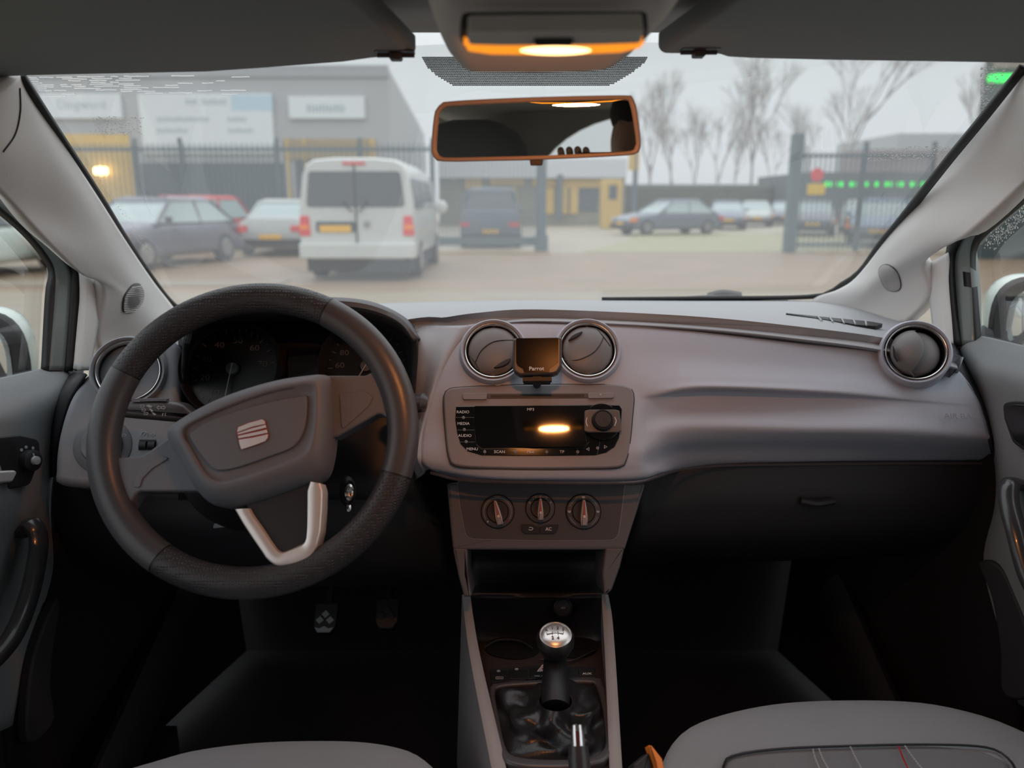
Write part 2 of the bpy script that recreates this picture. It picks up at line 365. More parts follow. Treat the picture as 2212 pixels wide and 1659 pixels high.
def car(name, label, paint, L=4.3, W=1.75, H=1.43, zb=.2, prof=None, gh=None, glass=None, group=None, front=None, rear=True, cat='car', plateF=True, rw=.31):
    """body along y, nose at +y; origin under its middle"""
    root = thing(name, label, cat, group=group); h = L / 2; w_ = W / 2
    prof = prof or [(-h, .62, .80), (-h + .12, .9, .93), (-h + .8, .97, .97), (-.6, .93, 1), (.6, .92, 1), (h - 1.0, .90, .99), (h - .3, .78, .92), (h - .03, .60, .80)]
    gh = gh or (-h + .35, -h + 1.05, .15, .95)
    b = B(); b.loops([sup(w_ * k, zb + (.12 if i in (0, len(prof) - 1) else 0), z, y, top=.93) for i, (y, z, k) in enumerate(prof)]); b.build('body', paint, root, smooth=50)
    y0, y1, y2, y3 = gh; zbelt = .88 if H < 1.6 else H * .55
    def lay(t, grow=0):
        ya = y0 + (y1 - y0) * t; yb = y3 + (y2 - y3) * t; ww = w_ * (.93 - .22 * t) + grow
        return [(x, y, zbelt + (H - .06 - zbelt) * t) for x, y in rect(-ww, ya - grow, ww, yb + grow, .13, 4)]
    b = B(); b.loops([lay(0), lay(.5), lay(.93)]); b.build('windows', glass or M['cglass'], root, smooth=50)
    b = B(); tl = [(x, y) for x, y, z in lay(.9, .012)]
    b.loops([[(x, y, H - .11) for x, y in tl], [(x, y, H - .05) for x, y in inset(tl, .03)], [(x, y, H) for x, y in inset(tl, .16)]]); b.build('roof', paint, root, smooth=60)
    for sx in (-1, 1):
        for ya, yb in ((y0, y1), (y3, y2), ((y0 + y3) / 2 - .1, (y1 + y2) / 2 - .1)):
            p = B(); p.tube([(sx * w_ * .93, ya, zbelt - .05), (sx * w_ * .725, yb, H - .08)], .035, 6); p.build('window_pillar', paint, root)
        for y in (h - .8, -h + .78): wheel(root, sx * (w_ - .10), y, rw)
        q = B(); q.ell((sx * (w_ + .06), y3 - .25, zbelt + .08), (.09, .05, .07)); q.build('wing_mirror', paint, root)
        q = B(); q.box(sx * w_ * .78 - .16, h - .16, .58, sx * w_ * .78 + .10, h + .005, .70); q.build('headlight', M['head'], root)
        q = B(); q.box(sx * w_ * .88 - .12, h - .30, .54, sx * w_ * .88 + .09, h - .01, .70); q.build('indicator', M['amber'], root)
        q = B(); q.box(sx * w_ * .78 - .17, -h - .012, .60, sx * w_ * .78 + .13, -h + .2, .74); q.build('tail_light', M['tail'], root)
    for y in (h + .012, -h - .012):
        q = B(); q.box(-.26, y - .012, .42, .26, y + .012, .53); q.build('number_plate', M['plate'], root, bevel=.004)
    for ya, yb in ((h - .14, h + .02), (-h - .02, -h + .14)): q = B(); q.box(-w_ * .93, ya, .27, w_ * .93, yb, .42); q.build('bumper', M['tyre'] if not front else front, root, bevel=.02)
    return root
def place(o, x, y, rz): o.location = (x, y, 0); o.rotation_euler = (0, 0, R(rz)); return o
def gx(px, py, Y=None): p = PZ(px, py, 0); return p
M['vwhite'] = mat('white_van_paint', (.60, .62, .60), .3, coat=.4)
M['dviolet'] = mat('dark_violet_grey_paint', (.12, .12, .155), .3, coat=.4)
M['oldsilver'] = mat('pale_silver_paint', (.42, .44, .43), .35, coat=.3)
M['bluegrey'] = mat('blue_grey_paint', (.15, .175, .22), .35, coat=.3)
M['bluep'] = mat('dull_blue_paint', (.16, .22, .33), .35, coat=.3)
# the white van, seen from behind, tail at y = 12.75
def van():
    root = thing('parked_van', 'white panel van with two dark rear windows, parked in the street before the fence', 'van')
    L, W, H = 4.85, 1.90, 1.96; w_ = W / 2
    def sec(y, k=1.0, zt=H, zb=.36, bulge=0):
        pts = [(.80, zb), (.97, zb + .06), (1.0, .75), (.99, 1.05), (.955, 1.35), (.90, 1.70), (.84, zt - .10), (.70, zt - .02), (.35, zt + .01)]
        pts = [(x * w_ * k, y - bulge * (1 - (z - .36) / 1.6) * 0, z) for x, z in pts]
        return pts + [(-x, yy, z) for x, yy, z in pts[::-1]]
    st = [sec(0.05, .975, H - .03), sec(.0 + .12, .99, H), sec(.5), sec(2.6), sec(3.4, .99, H - .03), sec(3.75, .98, 1.55), sec(4.1, .97, 1.18), sec(4.6, .93, 1.0), sec(4.84, .84, .85)]
    b = B(); b.loops(st); b.build('body', M['vwhite'], root, smooth=50)
    FR = Fr((0, .045, 0), (0, -1, 0))
    b = B(); b.prism(rpoly([(-.80, 1.20), (.80, 1.20), (.735, 1.76), (-.735, 1.76)], .07), -.03, .012, FR.M, bev=.008); o = b.build('rear_window', M['cglass'], root)
    b = B(); b.box(-.012, -.001, .40, .012, .05, 1.9, FR.M @ Matrix.Rotation(PI / 2, 4, 'X')) if False else b.box(-.010, .022, .45, .010, .06, 1.86); b.build('door_gap', M['tyre'], root)
    b = B(); b.prism(rect(-.66, .80, -.02, .97, .03), -.02, .010, FR.M); b.build('plate_recess', M['shutter'], root)
    b = B(); b.prism(rect(-.60, .80, -.09, .91, .01), 0, .02, FR.M); b.build('number_plate', M['plate'], root)
    for s_ in (-1, 1):
        b = B(); b.prism(rpoly([(s_ * .99 * w_, .74), (s_ * .79 * w_, .74), (s_ * .81 * w_, 1.06), (s_ * .96 * w_, 1.06)], .03), -.12, .016, FR.M, bev=.01); t = b.build('tail_light', M['tail'], root)
        b = B(); b.prism(rect(min(s_ * .82 * w_, s_ * .97 * w_), .84, max(s_ * .82 * w_, s_ * .97 * w_), .92, .01), 0, .022, FR.M); b.build('indicator', M['amber'], t)
        b = B(); b.tube([(s_ * .05, .01, 1.12), (s_ * .12, .0, 1.18), (s_ * .20, .0, 1.30)], .012, 6); b.build('wiper', M['tyre'], root)
        for y in (.95, 3.95): wheel(root, s_ * (w_ - .12), y, .33, .22)
        b = B(); b.prism(rpoly([(3.0, 1.12), (1.9, 1.15), (1.9, 1.66), (2.85, 1.66)], .06), -.03, .012, Fr((s_ * w_ * .955, 0, 0), (s_, 0, .22), (0, 1, 0) if s_ > 0 else (0, -1, 0)).M) if False else None
        bb = B(); y_a, y_b = 2.55, 3.45
        for ya, yb in ((.35, 1.15), (1.3, 2.35), (2.5, 3.3)):
            V = []
            for y, z in rect(ya, 1.17, yb, 1.66, .07): V.append((s_ * (w_ * (.985 - (z - 1.17) * .155) + .012), y, z))
            bb.loops([[(v[0] - s_ * .05, v[1], v[2]) for v in V], V])
        bb.build('side_windows', M['cglass'], root)
        b = B(); b.ell((s_ * (w_ + .12), 3.55, 1.18), (.13, .07, .14)); b.build('wing_mirror', M['vwhite'], root)
    b = B(); b.loops([[(x, y, z) for x, y in rpoly([(-w_ * 1.0, .40), (-w_ * 1.0, -.06), (w_, -.06), (w_, .40)], [0, .10, .10, 0])] for z in (.38, .62)]); b.build('rear_bumper', M['vwhite'], root, bevel=.02)
    b = B(); b.box(-.85, .1, .16, .85, 4.3, .42); b.build('underbody', M['tyre'], root)
    b = B(); b.box(-.18, .03, 1.86, .18, .09, 1.90); b.build('brake_light', M['tail'], root)
    b = B(); b.lathe([(.055, 0), (.055, .012), (.03, .016), (.0005, .016)], 16, FR.M @ Matrix.Translation((.17, .93, .01))); b.build('badge', M['rim'], root)
    return root
v = van(); v.location = (-2.53, 12.72, 0)
# dark violet car at left, nose towards us and to the left
c = car('parked_car', 'dark violet grey saloon car with orange indicator, nose towards the street, left of the van', M['dviolet'], L=4.3, W=1.72, H=1.40, glass=M['cglassl'], gh=(-1.85, -1.2, .2, .95), front=M['dviolet'])
place(c, -7.5, 16.3, 168)
c = car('parked_car', 'red hatchback parked behind the dark violet car at the left', M['redpaint'], L=3.9, W=1.66, H=1.47, gh=(-1.85, -1.5, .3, 1.0), glass=M['cglassl'], prof=[(-1.95, .80, .85), (-1.85, .93, .96), (-1.0, .96, 1), (.6, .93, 1), (1.4, .85, .97), (1.9, .6, .82)])
place(c, -8.7, 20.75, 160)
c = car('parked_car', 'old pale silver saloon seen from behind, between the red car and the van', M['oldsilver'], L=4.4, W=1.70, H=1.38, glass=M['cglassl'], gh=(-1.3, -.6, .5, 1.2))
place(c, -5.9, 20.9, 3)
c = car('parked_people_carrier', 'dark blue grey van with pale rear window and yellow plate behind the fence', M['bluegrey'], L=4.3, W=1.80, H=1.72, cat='van', gh=(-2.08, -1.85, .9, 1.5), prof=[(-2.15, 1.0, .90), (-2.08, 1.12, .98), (-1.0, 1.12, 1), (1.0, 1.05, 1), (1.6, .9, .97), (2.13, .65, .85)])
place(c, -.62, 24.6, 0)
for o in [q for q in c.children if q.name.startswith('tail_light')]:
    o.scale = (1, 1, 1)
b = B()
for s_ in (-1, 1): pass
c = car('parked_car', 'dark grey saloon standing sideways alone on the yard right of the yellow building', M['bluegrey'], L=4.5, W=1.76, H=1.42, glass=M['cglassl'])
place(c, 6.5, 33.0, 112)
row = [(12.5, 37.5, 'first'), (14.9, 37.2, ''), (17.3, 36.6, ''), (14.2, 30.5, ''), (16.8, 29.5, '')]
labs = ['pale windscreened saloon just right of the dark grey sideways car', 'saloon with yellow plate in the middle of the row left of the gate post',
        'saloon directly left of the tall gate post', 'dark car with yellow plate behind the right fence, beside the red and yellow signs', 'dull blue car behind the right fence, nearest the windscreen pillar']
mats = ['bluegrey', 'oldsilver', 'bluegrey', 'dviolet', 'bluep']
spots = [(10.9, 40.0, 168), (13.9, 45, 166), (16.6, 48, 165), (12.4, 32.5, 160), (11.6, 24.6, 152)]
for (x, y, rz), lb, mm in zip(spots, labs, mats):
    c = car('parked_car', lb, M[mm], L=4.3, W=1.74, H=1.43, glass=M['cglassl'], group='cars for sale on the yard'); place(c, x, y, rz)
for i, (x, y) in enumerate([(15.4, 34.5), (18.6, 37.5)]):
    c = car('parked_car', ['silver car at the back of the right fence row, left of its neighbour', 'silver car at the far right end of the back row behind the fence', 'silver car right of the dark car behind the right fence'][i], M['oldsilver'], glass=M['cglassl'], group='cars for sale on the yard'); place(c, x, y, 162)
# pale car seen through the left door window, dark vehicle seen through the right one
c = car('parked_car', 'pale mint white car seen close through the left door window', M['mint'], L=4.4, W=1.78, H=1.46, front=M['tyre']); place(c, -9.75, 13.7, 0)
# ---- fence and gate
def bars(b, x0, y0, x1, y1, n, z0, z1, r=.018):
    for k in range(n):
        t = (k + .5) / n; x = x0 + (x1 - x0) * t; y = y0 + (y1 - y0) * t; b.box(x - r, y - r, z0, x + r, y + r, z1)
def railb(b, x0, y0, x1, y1, z, hh=.03):
    dx, dy = x1 - x0, y1 - y0; L = math.hypot(dx, dy); b.box(0, -.02, z - hh, L, .02, z + hh, Matrix.Translation((x0, y0, 0)) @ Matrix.Rotation(math.atan2(dy, dx), 4, 'Z'))
f = thing('steel_fence', 'long dark steel bar fence behind the white van, in front of the grey warehouse', 'fence')
b = B(); bars(b, -15, 23.2, -2.3, 23.2, 84, .05, 2.95); b.build('bar_panel', M['steel'], f)
b = B(); railb(b, -15, 23.2, -2.3, 23.2, 2.78, .05); railb(b, -15, 23.2, -2.3, 23.2, .2, .04); b.build('rail', M['steel'], f)
for x in (-15, -10.9, -9.6, -6.8, -4.4, -2.3):
    b = B(); b.box(x - .05, 23.15, 0, x + .05, 23.25, 3.1); b.build('post', M['steel'], f)
g = thing('sliding_gate', 'open steel bar gate between the white van and the yard entrance', 'gate')
b = B(); bars(b, -1.95, 20.75, .70, 20.75, 24, .3, 2.45); b.build('bar_panel', M['steel'], g)
b = B(); railb(b, -1.95, 20.75, .72, 20.75, 2.45, .06); railb(b, -1.95, 20.75, .72, 20.75, .28, .11); b.build('gate_frame', M['steel'], g)
b = B(); b.box(.66, 20.68, 0, .90, 20.85, 2.55); b.box(.60, 20.6, 0, .95, 20.9, .45); b.build('end_post', M['steel'], g)
b = B(); b.box(7.18, 20.45, 0, 7.46, 20.73, 3.0); tag(b.build('gate_post', M['steel'], bevel=.02), 'tall blue grey steel gate post standing right of the yard entrance', 'post')
f = thing('steel_fence', 'steel bar fence running right from the tall gate post', 'fence')
b = B(); bars(b, 7.5, 20.6, 10.9, 20.6, 26, .05, 2.55); b.build('bar_panel', M['steel'], f)
b = B(); railb(b, 7.5, 20.6, 10.9, 20.6, 2.45, .04); railb(b, 7.5, 20.6, 10.9, 20.6, .2, .04); b.build('rail', M['steel'], f)
for x in (9.1, 10.85): b = B(); b.box(x - .05, 20.55, 0, x + .05, 20.65, 2.8); b.build('post', M['steel'], f)
s_ = B(); s_.prism(circ(7.88, 1.98, .17, 20), 0, .02, Fr((0, 20.575, 0), (0, -1, 0)).M); tag(s_.build('warning_sign', M['tail']), 'round red warning sign on the right fence beside the gate post', 'sign')
s_ = B(); s_.prism(rect(7.66, 1.48, 8.12, 1.76, .02), 0, .02, Fr((0, 20.575, 0), (0, -1, 0)).M); tag(s_.build('warning_sign', mat('yellow_sign', (.75, .5, .03), .5)), 'yellow rectangular warning sign below the red one on the fence', 'sign')
# ---- grey warehouse
YB = 32.0
def bx(px, py, Y=YB): p = P(px, py, Y); return (p.x, p.z)
wh = thing('warehouse', 'large grey clad warehouse with yellow doorways behind the fence at the left', 'building')
x1, zt = bx(838, 146)
b = B(); fp = [(-30, YB), (x1, YB), (x1 - 1.9, YB + 30), (-30, YB + 30)]; b.loops([[(x, y, z) for x, y in fp] for z in (0, zt)]); b.build('wall', M['wallgrey'], wh)
b = B(); FW = Fr((0, YB, 0), (0, -1, 0))
b.prism(rect(-30, zt - .35, x1 + .02, zt + .08), 0, .08, FW.M); b.build('roof_edge', M['wallside'], wh)
def wr(a, b_, c, d): p, q = bx(a, b_), bx(c, d); return rect(p[0], q[1], q[0], p[1])
b = B(); b.prism(wr(130, 290, 302, 512), 0, .05, FW.M); b.build('yellow_doorway', M['yellow'], wh)
b = B(); b.prism(wr(305, 352, 622, 512), 0, .05, FW.M); o = b.build('roller_shutter', M['shutter'], wh)
b = B(); b.prism(wr(400, 362, 620, 380), .05, .07, FW.M); b.build('light_strip_window', M['wallgrey'], o) if False else None
b = B(); b.prism(wr(612, 300, 812, 345), 0, .06, FW.M); b.build('doorway_header', mat('ochre_header', (.36, .27, .14), .6), wh)
for a in (618, 655, 800): b = B(); b.prism(wr(a, 300, a + 18, 512), 0, .10, FW.M); b.build('yellow_post', M['yellow'], wh)
b = B(); b.prism(wr(640, 345, 800, 512), 0, .04, FW.M); b.build('recessed_door', M['shutter'], wh)
b = B(); b.ell((bx(226, 370)[0], YB - .3, bx(226, 370)[1]), (.34, .1, .16)); tag(b.build('wall_lamp', M['lampwhite']), 'bright wall lamp glowing on the yellow doorway of the warehouse', 'lamp')
def sign(name, label, pa, pb, lines):
    s_ = thing(name, label, 'sign', at=(P(*pa, YB).x, YB, P(*pb, YB).z)); b = B(); b.prism(wr(*pa, *pb), .02, .14, FW.M, bev=.02); bd = b.build('board', M['signwhite'], s_)
    for t, px, py, sz, m in lines:
        u, v_ = bx(px, py); text(t, FW, (u, v_), sz, m, bd, h=.145)
    return s_, bd
sign('building_sign', 'white sign reading Dingword at the left end of the warehouse', (88, 203), (268, 257), [('Dingword', 180, 228, .48, M['signink'])])
s_, bd = sign('building_sign', 'largest white sign with a blue corner and several text lines, middle of the warehouse', (300, 203), (596, 332), [])
for t, px, py, sz in (('BELIJNING', 450, 221, .42), ('VERKEERSWEGEN', 398, 258, .38), ('BV HALLEN', 376, 282, .38), ('B. Lijn', 512, 258, .38), ('Montage', 524, 282, .38)):
    pass
for (a, b_, c, d) in ((404, 214, 430, 227), (440, 214, 494, 228), (342, 252, 456, 264), (342, 277, 410, 288), (494, 252, 536, 264), (496, 277, 550, 288)):
    q = B(); n_ = max(3, int((c - a) / 6))
    for k in range(n_):
        x = a + (c - a) * k / n_; q.prism(wr(x, b_ + (k * 7 % 4), x + (c - a) / n_ * .72, d), .14, .146, FW.M)
    q.build('lettering', M['signink'], bd)
q = B(); q.prism(wr(500, 206, 592, 240), .14, .146, FW.M); q.build('blue_corner', M['signblue'], bd)
sg, bd = sign('building_sign', 'narrow white sign at the right end of the warehouse above the van', (624, 209), (790, 257), [])
q = B()
for k in range(11): x = 664 + k * 7.6; q.prism(wr(x, 226 + (k * 5 % 4), x + 5.4, 243), .14, .146, FW.M)
q.build('lettering', M['signink'], bd)
# ---- low yellow shop behind the yard
Y2 = 46.0
F2 = Fr((0, Y2, 0), (0, -1, 0))
def wr2(a, b_, c, d): p, q = bx(a, b_, Y2), bx(c, d, Y2); return rect(p[0], q[1], q[0], p[1])
sh = thing('low_shop', 'low yellow shop building with a white fascia seen beyond the gate', 'building')
xa, z4 = bx(950, 348, Y2); xb = bx(1352, 348, Y2)[0]
b = B(); b.box(xa, Y2, 0, xb, Y2 + 10, z4); b.build('wall', mat('dull_olive_wall', (.24, .24, .18), .7, vscale=1, var=.3), sh)
b = B(); b.box(xa, Y2 - .5, z4 - .95, xb, Y2 + .1, z4 + .1); b.build('white_fascia', mat('white_fascia', (.62, .65, .68), .5), sh)
for a, b_, c, d in ((1003, 384, 1040, 408), (1060, 384, 1130, 400), (1150, 386, 1200, 402), (1215, 386, 1300, 405)): q = B(); q.prism(wr2(a, b_, c, d), .02, .12, F2.M); q.build('yellow_panel', M['yellow'], sh)
for a in (1010, 1100, 1180, 1210, 1232): q = B(); q.prism(wr2(a, 405, a + 16, 462), .02, .12, F2.M); q.build('yellow_panel', M['yellow'], sh)
q = B(); q.prism(wr2(1222, 400, 1290, 455), .02, .10, F2.M); q.build('shop_window', M['shutter'], sh)
q = B(); q.prism(wr2(1203, 378, 1213, 478), .5, .6, F2.M); q.build('green_column', M['steel'], sh)
q = B(); p, p2 = P(1302, 392, 40), P(1343, 467, 40); q.box(p.x, 40, 0, p2.x, 41, p.z + .1); ko = q.build('yellow_kiosk', M['yellow'], bevel=.05); tag(ko, 'yellow kiosk at the right end of the low shop', 'kiosk')
q = B(); p, p2 = P(1316, 400, 40), P(1332, 430, 40); q.box(p.x, 39.95, p2.z, p2.x, 40.02, p.z); q.build('kiosk_window', M['shutter'], ko)
p = P(1357, 440, 40); q = B(); q.tube([(p.x, 38, 0), (p.x, 38, 4.6)], .12, 8); fl = q.build('flag_pole', M['steel']); tag(fl, 'grey steel pole right of the yellow kiosk carrying a small yellow sign', 'pole')
q = B(); p = P(1369, 347, 38); q.box(p.x - .25, 37.9, p.z - .45, p.x + .25, 38, p.z + .45); q.build('yellow_sign', M['yellow'], fl)
# ---- far band, buildings and trees at the right
b = B(); b.box(6, 56, 0, 18.5, 57.5, bx(1500, 398, 56)[1]); tag(b.build('garden_hedge', M['hedge'], bevel=.3), 'long dark hedge behind the parked cars in the middle right', 'hedge')
gb = thing('green_lit_building', 'long dark building with a row of green lights, right of the gate post', 'building')
b = B(); z = bx(1750, 372, 50)[1]; b.box(bx(1745, 372, 50)[0], 50, 0, 50, 60, z); b.build('wall', mat('dark_slate_wall', (.10, .125, .14), .6), gb)
b = B(); zz = bx(1750, 398, 50)[1]
for px in list(range(1782, 2080, 26)): b.box(bx(px, 398, 50)[0], 49.9, zz - .14, bx(px + 13, 398, 50)[0], 50.02, zz + .14)
b.build('green_lights', M['ledgreen'], gb)
fb = thing('far_hall', 'pale grey hall on the horizon at the far right', 'building')
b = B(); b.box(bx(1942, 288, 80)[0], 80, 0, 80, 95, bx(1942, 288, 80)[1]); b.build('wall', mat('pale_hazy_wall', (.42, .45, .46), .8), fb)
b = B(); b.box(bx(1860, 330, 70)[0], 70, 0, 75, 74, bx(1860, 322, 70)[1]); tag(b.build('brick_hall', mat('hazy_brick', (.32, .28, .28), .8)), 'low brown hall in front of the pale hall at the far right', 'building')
db = thing('dark_showroom', 'tall dark showroom with a green lit sign at the right edge of the windscreen', 'building')
b = B(); xx = P(2121, 200, 18).x; b.loops([[(x, y, z) for x, y in ((xx, 18), (xx + 16, 18), (xx + 24, 30), (xx + 8.2, 30))] for z in (0, 7.5)]); b.build('wall', mat('dark_showroom_wall', (.055, .075, .08), .5), db)
b = B(); p, q = P(2138, 160, 17.9), P(2192, 177, 17.9); b.prism(rect(p.x, q.z, q.x, p.z, .08), 0, .12, Fr((0, 17.98, 0), (0, -1, 0)).M); b.build('green_sign', mat('green_neon', (0, .7, .1), .5, emit=(0, 1, .09), estr=1.3), db)
b = B(); p, q = P(2150, 122, 17.9), P(2206, 146, 17.9); b.box(p.x, 17.9, q.z, q.x + 2, 18, p.z); b.build('beige_panel', M['kerb'], db)
b = B(); p, q = P(2160, 215, 17.9), P(2212, 330, 17.9); b.box(p.x, 17.94, q.z, q.x + 2, 18.02, p.z); b.build('showroom_window', M['cglass'], db)
def tree(name, label, x, y, H, m, seed=1, depth=6, spread=.5, group='bare winter trees'):
    rnd = random.Random(seed); root = thing(name, label, 'tree', group=group)
    tr, cr_ = B(), B()
    def grow(p, d, L, r, k):
        q = p + d * L; tgt = tr if k >= depth - 1 else cr_
        tgt.tube([p, (p + q) / 2 + Vector((rnd.uniform(-.05, .05), rnd.uniform(-.05, .05), 0)) * L, q], [r, r * .85, r * .68], 4 if k < depth - 1 else 7, cap=False)
        if k == 0: return
        for j in range(3 if k > 1 else 4):
            a = rnd.uniform(0, 2 * PI); sp = rnd.uniform(.3, 1) * spread
            dd = (d + Vector((math.cos(a) * sp, math.sin(a) * sp, rnd.uniform(0, .25)))).normalized(); grow(p + d * L * rnd.uniform(.55, 1), dd, L * rnd.uniform(.62, .82), r * .6, k - 1)
    grow(Vector((0, 0, 0)), Vector((0, 0, 1)), H * .3, H * .0085, depth)
    tr.build('trunk', m, root); cr_.build('twigs', m, root, smooth=0); root.location = (x, y, 0); return root
def tpx(px, Y): return P(px, 400, Y).x
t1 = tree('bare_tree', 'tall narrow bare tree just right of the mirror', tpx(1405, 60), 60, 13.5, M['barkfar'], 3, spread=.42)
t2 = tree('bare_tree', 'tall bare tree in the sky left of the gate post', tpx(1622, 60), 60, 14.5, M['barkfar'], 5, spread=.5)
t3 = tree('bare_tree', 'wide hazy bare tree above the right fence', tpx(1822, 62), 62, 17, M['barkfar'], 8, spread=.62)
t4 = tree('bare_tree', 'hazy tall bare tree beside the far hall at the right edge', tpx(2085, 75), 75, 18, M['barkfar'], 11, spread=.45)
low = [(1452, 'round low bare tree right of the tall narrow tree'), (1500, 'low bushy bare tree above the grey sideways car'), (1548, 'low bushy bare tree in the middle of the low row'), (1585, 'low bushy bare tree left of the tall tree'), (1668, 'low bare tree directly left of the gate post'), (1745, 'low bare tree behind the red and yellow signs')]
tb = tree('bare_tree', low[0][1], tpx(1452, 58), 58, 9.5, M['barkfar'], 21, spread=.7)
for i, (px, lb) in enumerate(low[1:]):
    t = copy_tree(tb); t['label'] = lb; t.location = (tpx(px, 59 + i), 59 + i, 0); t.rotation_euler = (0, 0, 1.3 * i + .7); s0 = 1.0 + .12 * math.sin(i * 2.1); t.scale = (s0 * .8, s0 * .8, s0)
# ================================================================ CAR SHELL
FW_ = Fr((0, .90, 1.40), (0, -math.sin(R(28)), -math.cos(R(28))))
def strip3(A, Bp, n=24, name='trim_seal', m=None, parent=None, solid=.006, cross=1, **k):
    a = spl(A, n); b_ = spl(Bp, n); g = B(); rows = [[a[i].lerp(b_[i], j / cross) for i in range(n)] for j in range(cross + 1)]
    V = [p for r in rows for p in r]; F = [(j * n + i, j * n + i + 1, (j + 1) * n + i + 1, (j + 1) * n + i) for j in range(cross) for i in range(n - 1)]
    g.add(V, F); return g.build(name, m, parent, solid=solid, **k)
LI = [(48, 172), (130, 300), (215, 430), (270, 520), (330, 610), (372, 662)]
RI = [(2206, 152), (2118, 262), (2037, 360), (1936, 488), (1899, 532), (1855, 593), (1811, 623), (1757, 645)]
# windscreen: the pane, its black edge band and the dotted band behind the mirror
pts = [FW_.l(20, 150)] + [FW_.l(a - 6, b_) for a, b_ in LI] + [FW_.l(420, 690), FW_.l(700, 700), FW_.l(1106, 705), FW_.l(1740, 690)] + [FW_.l(a + 6, b_) for a, b_ in RI[::-1]] + [FW_.l(2240, 110), FW_.l(1106, 95)]
b = B(); b.prism(pts, -.004, 0, FW_.M)
ws = tag(b.build('window_1', M['wind']), kind='structure')
def seal(px, off, name):
    A = [FW_.w(*p, .004) for p in px]; C = (sum(p[0] for p in px) / len(px))
    return A
s1 = strip3([FW_.w(a - 14, b_ , .006) for a, b_ in LI] + [FW_.w(400, 700, .006)], [FW_.w(a + 5, b_ - 3, .006) for a, b_ in LI] + [FW_.w(425, 692, .006)], 30, 'edge_band', M['rubber'], ws)
s2 = strip3([FW_.w(a + 14, b_, .006) for a, b_ in RI] + [FW_.w(1500, 651, .006), FW_.w(1300, 652, .006)], [FW_.w(a - 2, b_ - 3, .006) for a, b_ in RI] + [FW_.w(1500, 646, .006), FW_.w(1300, 648, .006)], 40, 'edge_band', M['rubber'], ws)
b = B()      # ceramic dots
for j in range(17):
    for i in range(128):
        px = 905 + i * 4.1 + (j % 2) * 2.05; lo = 128 + j * 3.7
        xl = 912 + max(0, lo - 130) ** 1.6 * .062 * 1.6; xr = 1404 - max(0, lo - 118) ** 1.6 * .075 * 1.3
        if px < xl or px > xr or (lo < 150 and 1000 < px < 1315): continue
        c0 = FW_.l(px, lo, .003); b.prism(circ(c0[0], c0[1], .00108, 6), .0005, .0012, FW_.M)
o = b.build('dotted_band', M['black'], ws, smooth=0); o['kind'] = 'stuff'
# roof lining
def roofz(x, y): return 1.432 + .03 * min(1, max(0, (.9 - y) / .8)) - .065 * abs(x / .66) ** 7 - (.10 * max(0, -.45 - y))
b = B(); rows = []
for j in range(16):
    y = .905 - j * .16; rows.append([(x, y, roofz(x, y)) for x in [(-.66 + 1.32 * i / 16) for i in range(17)]])
b.grid(rows, 33, 24)
ceil = tag(b.build('ceiling', M['roof'], solid=-.02), kind='structure')
# roof side rails, B and C pillars, rear window frame (seen only in the mirror)
def box3(name, pts, r, m, kind=True, n=8, sq=1):
    q = B(); q.tube(spl(pts, 16), r, n, sq=sq); o = q.build(name, m); return tag(o, kind='structure') if kind else o
for s_, nm in ((-1, 'left'), (1, 'right')):
    q = B(); q.tube(spl([(s_ * .64, .74, 1.41), (s_ * .64, .4, 1.40), (s_ * .625, -.4, 1.365), (s_ * .60, -1.4, 1.24)], 20), .032, 10); tag(q.build('trim_roof_rail_' + nm, M['pillar']), kind='structure')
    q = B(); q.loops([[(s_ * (.665 - .05 * t), -.06 - .09 * t, .62 + .78 * t), (s_ * (.69 - .05 * t), -.06 - .09 * t, .62 + .78 * t), (s_ * (.69 - .05 * t), -.18 - .09 * t, .62 + .78 * t), (s_ * (.665 - .05 * t), -.18 - .09 * t, .62 + .78 * t)] for t in (0, .33, .66, 1)])
    tag(q.build('trim_centre_pillar_' + nm, M['pillar'], bevel=.01), kind='structure')
    q = B(); q.loops([[(s_ * (.66 - .08 * t), -1.05 - .08 * t, .80 + .50 * t), (s_ * (.70 - .08 * t), -1.05 - .08 * t, .80 + .50 * t), (s_ * (.66 - .08 * t), -1.42 + .04 * t, .80 + .46 * t), (s_ * (.50 - .04 * t), -1.44 + .06 * t, .80 + .46 * t)] for t in (0, .5, 1)])
    tag(q.build('trim_rear_pillar_' + nm, M['pillar'], bevel=.01), kind='structure')
    q = B(); q.box(min(s_ * .655, s_ * .70), -1.4, .25, max(s_ * .655, s_ * .70), -.12, .84); tag(q.build('wall_' + nm, M['door'], bevel=.01), kind='structure')
HW = Fr((0, -1.42, 0), (0, 1, 0), (1, 0, 0))
arch = [(.42 * math.cos(t), 1.06 + .29 * math.sin(t)) for t in [PI * k / 20 for k in range(21)]]; arch = arch + [(-.42, .98), (.42, .98)]
cxy = (0, 1.0); oh = []
for x, z in arch:
    d = Vector((x - cxy[0], z - cxy[1])); k = min(.70 / max(1e-6, abs(d.x)), (.46 if d.y > 0 else .76) / max(1e-6, abs(d.y))); oh.append((cxy[0] + d.x * k, cxy[1] + d.y * k))
q = B(); q.ring([(HW.u.x * x, z * 1.0) for x, z in oh], [(HW.u.x * x, z) for x, z in arch], 0, .04, Matrix(((1, 0, 0, 0), (0, 0, 1, -1.44), (0, 1, 0, 0), (0, 0, 0, 1)))); tag(q.build('wall_rear', M['roof'], smooth=0), kind='structure')
q = B(); q.prism(arch, 0, .004, Matrix(((1, 0, 0, 0), (0, 0, 1, -1.46), (0, 1, 0, 0), (0, 0, 0, 1)))); tag(q.build('window_4', M['glass'], smooth=0), kind='structure')
